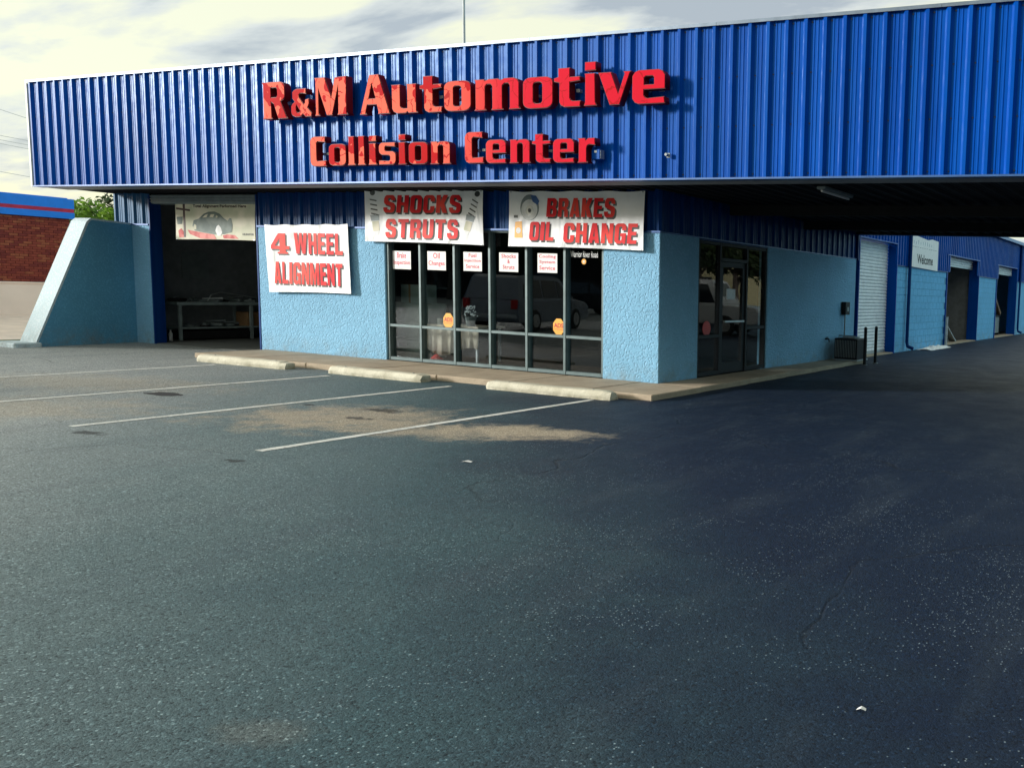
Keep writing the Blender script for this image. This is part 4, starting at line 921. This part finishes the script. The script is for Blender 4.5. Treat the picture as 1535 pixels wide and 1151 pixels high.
MB().tube([(-0.2, -0.25, .5), (-0.2, -0.25, .56), (0.2, -0.25, .56), (0.2, -0.25, .5)], .014, 6).build('guard', M['steel'], ac); MB().cyl((0, 0, .5), (0, 0, .53), .2, 20).build('fan_cover', M['steel'], ac)
for y, lb in ((6.64, 'left of the two slim dark bollards beside the air conditioner'), (7.31, 'right of the two slim dark bollards, in front of the white roller door')):
    q = on_side(1289 if y < 7 else 1305, 545, 0.75)
    o = empty('bollard', (0.86, q.y, 0), label=lb, cat='bollard', group='slim bollards by the air conditioner')
    MB().tube([(0, 0, 0), (0, 0, 0.84), (0, 0, 0.865)], [.036, .036, .022], 12).build('pipe', M['bronze'], o, smooth=False); MB().cyl((0, 0, 0), (0, 0, 0.016), .07, 14).build('collar', M['steel'], o)
o = empty('tube_light', (2.95, -0.55, ZS-0.10), label='unlit fluorescent tube fitting under the canopy ceiling', cat='lamp')
MB().box(-0.07, 0.07, 0, 1.0, 0.05, 0.095).build('housing', M['steel'], o, bevel=0.01); MB().cyl((0, 0.02, 0.03), (0, 0.98, 0.03), .016, 10).build('tube', M['paper'], o)

# ------------------------------------------------------------------ service building behind
sv = empty('service_building', (0, 8.2, 0), label='long blue service building with roller doors and painted block walls behind the canopy', cat='building')
OY = 8.2
def sbox(name, mat, x0, x1, y0, y1, z0, z1, bevel=0.0): return MB().box(x0, x1, y0-OY, y1-OY, z0, z1).build(name, M[mat], sv, bevel=bevel)
ZE, ZD, ZB = 4.15, 2.98, 2.42
walls = [(11.06, 16.05), (20.45, 23.45), (27.6, 31.2)]; bays = [(8.22, 11.06), (16.05, 20.45), (23.45, 27.6)]
bw, bh, jt = 0.40, 0.2017, 0.008
bme = MB().box(0, 0.012, 0, bw-jt, 0, bh-jt).mesh('block', bevel=0.003); hme = MB().box(0, 0.012, 0, bw/2-jt, 0, bh-jt).mesh('block', bevel=0.003)
for m_ in (bme, hme): m_.materials.append(M['block'])
for i, (a, b) in enumerate(walls):
    sbox('wall', 'mortar' if i < 2 else 'block', -0.2, 0.0, a, b, -0.02, ZB)
    if i > 1: continue
    for r_ in range(12):
        y = a
        if r_ % 2: add('block', hme, None, sv, (0.0005, y-OY, r_*bh+0.004)); y += bw/2
        while y+bw <= b+0.01: add('block', bme, None, sv, (0.0005, y-OY, r_*bh+0.004)); y += bw
        if y+bw/2 <= b+0.01: add('block', hme, None, sv, (0.0005, y-OY, r_*bh+0.004))
for i in range(25):
    y = 8.22+i*4*0.23; cut = None
    for a, b in bays:
        if y+0.46 > a and y+0.46 < b: cut = ZD
    z0 = ZD+0.03 if cut else ZB+0.01
    me = rib_mesh(4, ZE-z0); ob = add('siding', me, M['blue'], sv, (0.012, y-OY, z0), (0, 0, PI/2)); ob.scale = (0.23/PITCH_M, 1, 1)
for a, b in walls: sbox('base_trim', 'navy', -0.02, 0.055, a, b, ZB-0.012, ZB+0.012)
sbox('wall_core', 'inner_dark', -0.2, -0.005, 8.22, 31.2, ZD+0.02, ZE)
for a, b in walls: sbox('wall_core', 'inner_dark', -0.2, -0.005, a, b, ZB+0.013, ZD+0.02)
for a, b in bays:
    sbox('door_jamb', 'blue', -0.34, 0.05, b-0.05, b, 0, ZD+0.03); sbox('door_jamb', 'blue', -0.34, 0.05, a, a+0.05, 0, ZD+0.03); sbox('door_head', 'blue', -0.22, 0.052, a+0.051, b-0.051, ZD, ZD+0.028)
    sbox('sill', 'concrete', -0.4, 0.03, a+0.05, b-0.05, 0.002, 0.03)
def curtain(a, b, z0, z1):
    nn = max(2, round((z1-z0)/0.085)); pr = []
    for k in range(nn):
        z = z0+(z1-z0)*k/nn; h = (z1-z0)/nn
        pr += [(-0.24, z), (-0.215, z+h*.25), (-0.212, z+h*.6), (-0.235, z+h*.92)]
    pr.append((-0.24, z1)); L = len(pr)
    mb = MB(); mb.v = [(x, a-OY, z) for x, z in pr]+[(x, b-OY, z) for x, z in pr]+[(x-0.01, a-OY, z) for x, z in pr]+[(x-0.01, b-OY, z) for x, z in pr]
    for k in range(L-1): mb.f += [(k, L+k, L+k+1, k+1), (2*L+k, 2*L+k+1, 3*L+k+1, 3*L+k)]
    d = mb.build('roller_door', M['shutter'], sv); MB().box(-0.255, -0.205, a-OY, b-OY, z0-0.05, z0-0.002).build('bottom_bar', M['galv'], d)
    return d
curtain(8.28, 11.0, 0.085, ZD); curtain(16.11, 20.39, 2.70, ZD); curtain(23.51, 27.54, 2.70, ZD)
# roof and far parts
MB().prism([(0.16, ZE-0.02), (0.16, ZE+0.04), (-9.0, 5.35), (-18.0, ZE+0.04), (-18.0, ZE-0.08), (-9, 5.22)], 'y', 8.3-OY, 31.5-OY).build('roof', M['blue_trim'], sv)
MB().box(0.065, 0.20, 8.3-OY, 31.5-OY, ZE-0.10, ZE-0.025).build('gutter', M['blue_trim'], sv)
sbox('back_wall', 'inner_dark', -9.0, -8.8, 8.4, 31.0, 0, ZE+0.4); sbox('end_wall', 'block', -18, -0.21, 31.2, 31.4, 0, ZE); sbox('bay_floor', 'floor', -8.8, -0.05, 11.1, 31.0, -0.02, 0.006)
for y in (11.15, 15.9, 20.6, 23.3): sbox('bay_partition', 'inner', -8.8, -0.35, y, y+0.15, 0.007, ZE-0.1)
for y in (11.98, 28.0):
    MB().tube([(0.10, y-OY, ZE-0.05), (0.10, y-OY, 0.28), (0.13, y-OY, 0.16), (0.30, y-OY-0.02, 0.10)], .05, 8).build('downspout', M['navy'], sv)
box_ = sbox('bay_wall_panel', 'cabinet', -2.0, -1.9, 24.6, 27.4, 0.9, 2.6); 
MB().bar((-0.5, 24.4-OY, 2.3), (-0.5, 26.7-OY, 0.95), 0.14).build('brace', M['wood'], sv)
o = empty('welding_bench', (-0.9, 25.0, 0.006), label='grey bench with equipment inside the farthest open bay', cat='workbench')
MB().box(-0.4, 0.4, 0, 1.9, 0.82, 0.88).build('top', M['bronze'], o); MB().box(-0.38, 0.38, 0.05, 1.8, 0.1, 0.80).build('case', M['steel'], o)
for y in (0.0, 1.84): MB().box(-0.38, 0.38, y, y+0.05, 0, 0.82).build('leg', M['bronze'], o)
for k, (y, dz, lb) in enumerate(((16.45, 1.05, 'longer grey board leaning inside the middle open bay'), (16.30, 0.62, 'shorter grey board leaning inside the middle open bay'))):
    o = empty('loading_ramp', (-0.35-0.25*k, y, 0.008), label=lb, cat='board', group='boards leaning in the middle bay')
    MB().bar((0, 0.0, dz), (0, 2.1-0.5*k, 0.03), 0.24, 0.035).build('plank', M['galv'], o)
    for f in (.2, .5, .8): MB().bar((-.12, (2.1-.5*k)*f, dz*(1-f)+0.06), (.12, (2.1-.5*k)*f, dz*(1-f)+0.06), .02).build('cleat', M['steel'], o)
o = empty('tube_rack', (-1.3, 19.5, 0.006), label='upright pale tube light standing in the middle open bay', cat='lamp')
MB().cyl((0, 0, 0.95), (0, 0, 2.5), .035, 10).build('tube', M['shutter'], o); MB().box(-.25, .25, -.25, .25, 0, .9).build('stand', M['inner_dark'], o, bevel=.02); MB().box(-.05, .05, -.05, .05, .9, .96).build('socket', M['steel'], o)
o = empty('guard_post', (0.12, 15.98, 0.0), label='short galvanised post at the edge of the middle open bay', cat='bollard')
MB().cyl((0, 0, 0), (0, 0, .95), .05, 12).build('pipe', M['galv'], o); MB().cyl((0, 0, .95), (0, 0, .97), .056, 12).build('cap', M['steel'], o)
o = empty('plastic_sheet', (0.25, 14.2, 0.006), label='crumpled white plastic sheet on the ground below the white sign', cat='sheet')
mb = MB(); r = random.Random(3); nx, ny = 7, 22
for j in range(ny+1):
    for i in range(nx+1): mb.v.append((0.45*i/nx-0.2+r.uniform(-.03, .03), 2.3*j/ny-1.1+r.uniform(-.04, .04), max(0.0, r.uniform(0.0, .12)*math.sin(PI*i/nx)*(0.4+0.6*math.sin(PI*j/ny)))))
for j in range(ny):
    for i in range(nx): a = j*(nx+1)+i; mb.f.append((a, a+1, a+nx+2, a+nx+1))
mb.build('folds', M['paper'], o)
# welcome sign: a white sheet with a torn faded header
tl, tr, br, bl = on_side(1365, 352.5, 0.06), on_side(1406, 358, 0.06), on_side(1405.5, 405.5, 0.06), on_side(1364, 399.5, 0.06)
o = empty('welcome_sign', (0.06, bl.y, 2.42), label='white sheet sign reading Welcome on the blue service building', cat='sign')
W_, H_ = tr.y-tl.y, tl.z-2.42
MB().prism([(0, 0.02), (W_, -0.02), (W_, H_), (W_*.75, H_+0.02), (W_*.6, H_-0.03), (0, H_+0.05)], 'x', 0, 0.012).build('sheet', M['paper'], o)
def side_text(s, y0, z0, y1, z1, mat, bold):
    me = text_mesh(s, y0, z0, y1, z1, bold=bold); me.transform(Matrix.Rotation(PI/2, 4, 'Z')); me.transform(Matrix.Translation((0.0145, 0, 0))); return add('lettering', me, M[mat], o)
side_text('Welcome', W_*.22, H_*.14, W_*.80, H_*.45, 'black', 0.02)
for k in range(11): MB().box(0.0125, 0.0145, W_*(.05+.083*k), W_*(.05+.083*k+random.uniform(.03, .06)), H_*.66, H_*.675).build('faded_line', M['steel'], o)
for k in range(9): MB().box(0.0125, 0.014, W_*(.08+.08*k), W_*(.10+.08*k), H_*.76, H_*random.uniform(.82, .90)).build('faded_stroke', M['galv'], o)

# ------------------------------------------------------------------ roof mast
p = on_front(696, 70, -0.8)
o = empty('roof_mast', (p.x, -0.8, ZS+0.22), label='thin bare mast rising above the roof edge over the red letters', cat='mast')
MB().tube([(0, 0, 0), (0, 0, 2.3), (0, 0, 6.0)], [.022, .018, .010], 8).build('pole', M['galv'], o); MB().box(-.1, .1, -.1, .1, 0, .02).build('foot', M['galv'], o)

# ------------------------------------------------------------------ neighbour on the left
nb = empty('brick_store', (-25.0, 5.0, 0), label='low red brick store with bright blue and red roof band beyond the wing wall', cat='building')
def nbox(name, mat, x0, x1, y0, y1, z0, z1, bevel=0.0): return MB().box(x0+25, x1+25, y0-5, y1-5, z0, z1).build(name, M[mat], nb, bevel=bevel)
nbox('wall', 'brick_joint', -37, -25.02, -14, 4.97, 0.97, 2.95); nbox('base_wall', 'cream', -37.02, -25.0, -14.02, 4.99, 0, 0.93); nbox('ledge', 'cream', -37.04, -24.96, -14.04, 5.03, 0.93, 0.97)
nbox('band', 'gas_blue', -37.1, -24.90, -14.1, 5.06, 2.93, 3.12); nbox('red_stripe', 'gas_red', -37.1, -24.905, -14.1, 5.055, 3.12, 3.23); nbox('band', 'gas_blue', -37.1, -24.90, -14.1, 5.06, 3.23, 3.53); nbox('roof', 'gas_blue', -37, -25, -14, 4.95, 3.53, 3.56)
brk = {}
for c in 'abc':
    for L in (0.203, 0.096):
        me = MB().box(0, 0.02, 0, L, 0, 0.064).mesh('brick', bevel=0.003); me.materials.append(M['brick_'+c]); brk[c, L] = me
r = random.Random(11)
for row in range(26):
    y = 4.97-0.0
    k = 0
    while y > 2.75:
        L = 0.096 if (row % 2 and k == 0) else 0.203
        y -= L+0.009
        add('brick', brk[r.choice('aaabbc'), L], None, nb, (-0.02+r.uniform(-.001, .006), y+0.009-5, 0.985+row*0.0745)); k += 1

# ------------------------------------------------------------------ trees
def tree_meshes(seed, h, rad, leaves, leaf, squash=0.8):
    r = random.Random(seed); tm = MB(); lm = MB()
    tops = []
    tm.tube([(0, 0, -0.05), (0.03*h, 0, h*.25), (0.0, 0.03*h, h*.55), (0.02*h, 0, h*.8)], [h*.035, h*.027, h*.018, h*.008], 8)
    for k in range(9):
        a = r.uniform(0, 2*PI); z0 = h*r.uniform(.28, .62); e = Vector((math.cos(a)*rad*r.uniform(.5, .85), math.sin(a)*rad*r.uniform(.5, .85), z0+h*r.uniform(.08, .3)))
        tm.tube([(0.01*h, 0, z0), (e.x*.5, e.y*.5, (z0+e.z)/2+.04*h), tuple(e)], [h*.014, h*.009, h*.004], 6); tops.append(e)
    cl = [(Vector((0.0, 0, h*.86)), rad*.45)]+[(t, rad*r.uniform(.28, .48)) for t in tops]
    for k in range(8):
        a = r.uniform(0, 2*PI); q = r.uniform(.2, .8)*rad; cl.append((Vector((q*math.cos(a), q*math.sin(a), h*r.uniform(.45, .92))), rad*r.uniform(.2, .36)))
    for i in range(leaves):
        c, cr = r.choice(cl); d = Vector((r.gauss(0, 1), r.gauss(0, 1), r.gauss(0, 1))).normalized(); p = c+Vector((d.x, d.y, d.z*squash))*cr*(r.random()**.45)
        n = Vector((r.gauss(0, 1), r.gauss(0, 1), r.gauss(0, .7)+.5)).normalized(); t = n.orthogonal().normalized(); b = n.cross(t); s = leaf*r.uniform(.6, 1.3)
        lm.quad(p-t*s, p+b*s*.55, p+t*s, p-b*s*.55)
    return tm.mesh('trunk'), lm.mesh('crown')
TM = [tree_meshes(1, 6.5, 2.6, 5200, 0.16), tree_meshes(2, 7.5, 3.2, 5200, 0.20), tree_meshes(4, 3.2, 1.5, 3000, 0.10)]
def tree(k, x, y, s, label, dark=False, group='trees round the lot', name='leafy_tree'):
    o = empty(name, (x, y, 0), random.uniform(0, 6), label=label, cat='tree', group=group); o.scale = (s, s, s)
    tm, lm = TM[k]
    a = add('trunk', tm.copy() if False else tm, M['bark'], o); c = bpy.data.objects.new('crown', lm); col.objects.link(c); c.parent = o
    if not lm.materials: lm.materials.append(M['leaf'])
    c.material_slots[0].link = 'OBJECT'; c.material_slots[0].material = M['leaf_dark' if dark else 'leaf']
    return o
q = on_front(133, 330, 13.0); tree(0, q.x, 13.0, 0.70, 'bright green tree behind the brick store, left of the shop', group='trees behind the brick store')
q = on_front(166, 330, 17.0); tree(0, q.x, 17.0, 0.80, 'darker tree close to the shop\'s left eave', True, 'trees behind the brick store')
q = on_front(17, 330, 40.0); tree(1, q.x, 40.0, 1.08, 'hazy treetop above the brick store roof at the left edge', True, 'trees behind the brick store')
q = on_front(86, 330, 40.0); tree(1, q.x, 40.0, 0.98, 'hazy treetop above the right end of the brick store roof', True, 'trees behind the brick store')

# ------------------------------------------------------------------ overhead cables
def cable(p0, p1, label, Y=30.0):
    a = on_front(*p0, Y); b = on_front(*p1, Y); d = (b-a); a2 = a-d*2.2; b2 = b+d*7
    o = empty('overhead_cable', a2, label=label, cat='cable', group='overhead cables at the left edge')
    pts = []
    for k in range(41):
        u = k/40; p = a2+(b2-a2)*u; p.z -= 0.5*(1-(2*u-1)**2)-0.5*(1-(2*0.25-1)**2); pts.append(tuple(p-a2))
    MB().tube(pts, 0.022, 5).build('wire', M['steel'], o)
    for e_ in (0, -1): MB().cyl(pts[e_], (pts[e_][0], pts[e_][1], pts[e_][2]+.25), .05, 8).build('insulator', M['galv'], o)
cable((0, 165), (45, 178), 'topmost and thickest overhead cable at the left edge'); cable((0, 204), (45, 210.5), 'second overhead cable down, upper of the close trio')
cable((0, 210.5), (45, 217), 'third overhead cable down, middle of the close trio'); cable((0, 216), (45, 223), 'fourth overhead cable down, lowest of the close trio'); cable((0, 258), (48, 265), 'lowest overhead cable, just above the brick store')

# ------------------------------------------------------------------ vehicles and things the glass reflects, and unseen light screens
def vehicle(name, label, cat, loc, rz, paint, L, H, kind):
    o = empty(name, loc, rz, label=label, cat=cat)
    w = 0.92; wb = L*0.29
    if kind == 'suv':
        low = [(-L/2, .42), (-L/2-.02, .62), (-L/2+.05, 1.0), (L/2-1.15, 1.02), (L/2-.25, .92), (L/2, .78), (L/2, .40), (L/2-.1, .30), (-L/2+.1, .30)]
        cab = [(-L/2+.06, 1.0), (-L/2+.28, H-.08), (-L/2+.5, H), (L/2-2.2, H), (L/2-1.85, H-.08), (L/2-1.15, 1.02)]
        wins = [[(-L/2+.35, 1.06), (-L/2+.48, H-.14), (-L/2+1.5, H-.12), (-L/2+1.5, 1.06)], [(-L/2+1.6, 1.06), (-L/2+1.6, H-.12), (-L/2+2.5, H-.12), (-L/2+2.5, 1.06)], [(-L/2+2.58, 1.06), (-L/2+2.58, H-.12), (L/2-2.0, H-.16), (L/2-1.4, 1.06)]]
    else:
        low = [(-L/2, .50), (-L/2, 1.02), (L/2-1.3, 1.06), (L/2-.1, 1.0), (L/2, .85), (L/2, .48), (L/2-.1, .40), (-L/2+.1, .40)]
        cab = [(-.35, 1.04), (-.30, H-.06), (-.15, H), (.85, H), (1.0, H-.06), (L/2-1.25, 1.06)]
        wins = [[(-.22, 1.1), (-.18, H-.13), (.36, H-.12), (.36, 1.1)], [(.44, 1.1), (.44, H-.12), (.86, H-.13), (1.18, 1.1)]]
    MB().prism(low, 'y', -w, w).build('body', paint, o, bevel=0.04, segs=2)
    mb = MB(); nn = len(cab); ins = [0 if z < 1.1 else .14 for x, z in cab]
    mb.v = [(x, -w+.03+i, z) for (x, z), i in zip(cab, ins)]+[(x, w-.03-i, z) for (x, z), i in zip(cab, ins)]
    mb.f = [tuple(range(nn)), tuple(range(nn, 2*nn))[::-1]]+[(i, (i+1) % nn, nn+(i+1) % nn, nn+i) for i in range(nn)]
    mb.build('cabin', paint, o, bevel=0.03, segs=2)
    def lean(z): return .14*min(1, max(0, (z-1.02)/(H-.08-1.02)))
    for q in wins:
        for s in (-1, 1):
            m2 = MB(); k = len(q)
            m2.v = [(x, s*(w-.03-lean(z)+.012), z) for x, z in q]+[(x, s*(w-.03-lean(z)-.02), z) for x, z in q]
            m2.f = [tuple(range(k)), tuple(range(k, 2*k))[::-1]]+[(i, (i+1) % k, k+(i+1) % k, k+i) for i in range(k)]
            m2.build('window', M['car_glass'], o)
    (xa, za), (xb, zb) = cab[-2], cab[-1]
    MB().quad((xb+.012-.06, -w+.16, zb+.07), (xb+.012-.06, w-.16, zb+.07), (xa+.03, w-.26, za-.03), (xa+.03, -w+.26, za-.03)).build('windscreen', M['car_glass'], o)
    for x in (-wb, wb):
        for s in (-1, 1):
            t = MB().cyl((x, s*(w-.16), .35), (x, s*(w+.02), .35), .35, 24).build('wheel', M['black'], o, bevel=0.02); MB().cyl((x, s*(w+.021), .35), (x, s*(w+.035), .35), .21, 18).build('rim', M['rim'], t)
    for s in (-1, 1):
        MB().box(L/2-.06, L/2+.012, s*.62-.17, s*.62+.17, .66, .84).build('headlight', M['paper'], o, bevel=.02); MB().box(-L/2-.03, -L/2+.05, s*.78-.1, s*.78+.1, .72, 1.0).build('tail_light', M['red_rag'], o, bevel=.02)
    MB().box(L/2-.04, L/2+.06, -w+.05, w-.05, .40, .56).build('bumper', M['galv'], o, bevel=.03); MB().box(-L/2-.06, -L/2+.04, -w+.05, w-.05, .42, .56).build('bumper', M['galv'], o, bevel=.03)
    return o
vehicle('parked_suv', 'grey sport utility vehicle parked across the lot, mirrored in the shop window', 'car', (-12.9, -11.15, 0), R(-104), M['car_grey'], 4.75, 1.74, 'suv')
vehicle('parked_suv', 'dark vehicle parked far across the lot, mirrored in the right window panes', 'car', (-21.5, -24.0, 0), R(-60), M['bronze'], 4.75, 1.72, 'suv')
vehicle('pickup_truck', 'white pickup truck parked beyond the drive, mirrored in the side door', 'truck', (8.6, 14.6, 0), R(170), M['car_white'], 5.4, 1.85, 'pickup')
vehicle('parked_suv', 'dark car parked behind the white pickup, mirrored in the side door', 'car', (13.0, 19.5, 0), R(165), M['bronze'], 4.6, 1.6, 'suv')
fs = empty('added_dark_store', (-46, -40, 0), R(-45), label='long unseen dark store added across the road to darken the shop window reflections', cat='building')  # added out of view so the window panes mirror something dark
MB().box(-40, 40, -8, 0, 0, 4.6).build('wall', M['inner_dark'], fs); MB().box(-40.4, 40.4, -8.4, 0.9, 4.6, 5.1).build('roof', M['bark'], fs)
for k in range(9): w_ = MB().box(-36+8*k, -32.5+8*k, 0.002, 0.05, 0.8, 2.8).build('window', M['car_glass'], fs); MB().box(-36.1+8*k, -32.4+8*k, 0.002, 0.09, 0.66, 0.799).build('sill', M['steel'], w_)
yh = empty('yellow_store', (27, 46, 0), label='pale yellow store with a metal roof across the drive, mirrored in the side door', cat='building')
MB().box(-3, 14, 0, 9, 0, 3.4).build('wall', M['yellow_wall'], yh); MB().prism([(-3.5, 3.4), (14.5, 3.4), (5.5, 5.4)], 'y', -0.4, 9.4).build('roof', M['galv'], yh)
for x in (0, 4, 8): w_ = MB().box(x, x+1.6, -0.03, -0.002, 1.0, 2.4).build('window', M['car_glass'], yh); MB().box(x-.08, x+1.68, -0.06, -0.001, .9, .999).build('sill', M['paper'], w_)
r = random.Random(2)
for k, (x, y, s) in enumerate(((15, 29, 0.9), (22, 36, 1.0), (17, 4, 1.2), (18, 0, 1.5), (16.5, -3, 1.2), (23, 6, 2.0), (24, -2, 2.0), (24, -10, 2.0), (23.5, -19, 2.0), (19.5, -5, 1.5), (18.5, -11, 1.4), (20, -17, 1.5), (18, -23, 1.5), (15, -29, 1.5))):  # first two mirror in the door; the rest added to screen skylight
    tree(k % 2, x, y, s, 'leafy tree beyond the drive on the shop\'s right, out of the picture', True, 'mostly added trees across the drive')
for k in range(11):
    a = k/10; tree((k+1) % 2, -62+50*a+r.uniform(-2, 2), -22-32*a+r.uniform(-3, 3), r.uniform(.85, 1.1), 'leafy tree across the road behind the photographer', True, 'trees across the road')

# ------------------------------------------------------------------ litter
for px, py, s, lb in ((700, 693, .05, 'scrap of white litter on the asphalt below the stalls'), (1291, 1065, .02, 'small pale leaf on the dark foreground asphalt')):
    p = on_ground(px, py); o = empty('litter_scrap', (p.x, p.y, 0.002), random.uniform(0, 3), label=lb, cat='litter', group='scraps on the asphalt')
    mb = MB(); mb.v = [(-s, -.4*s, .002), (0, -.5*s, .012), (s, -.2*s, .004), (.9*s, .4*s, .008), (0, .3*s, .016), (-s*.8, .5*s, .004)]; mb.f = [(0, 1, 4, 5), (1, 2, 3, 4)]
    mb.build('sheet', M['paper'], o)
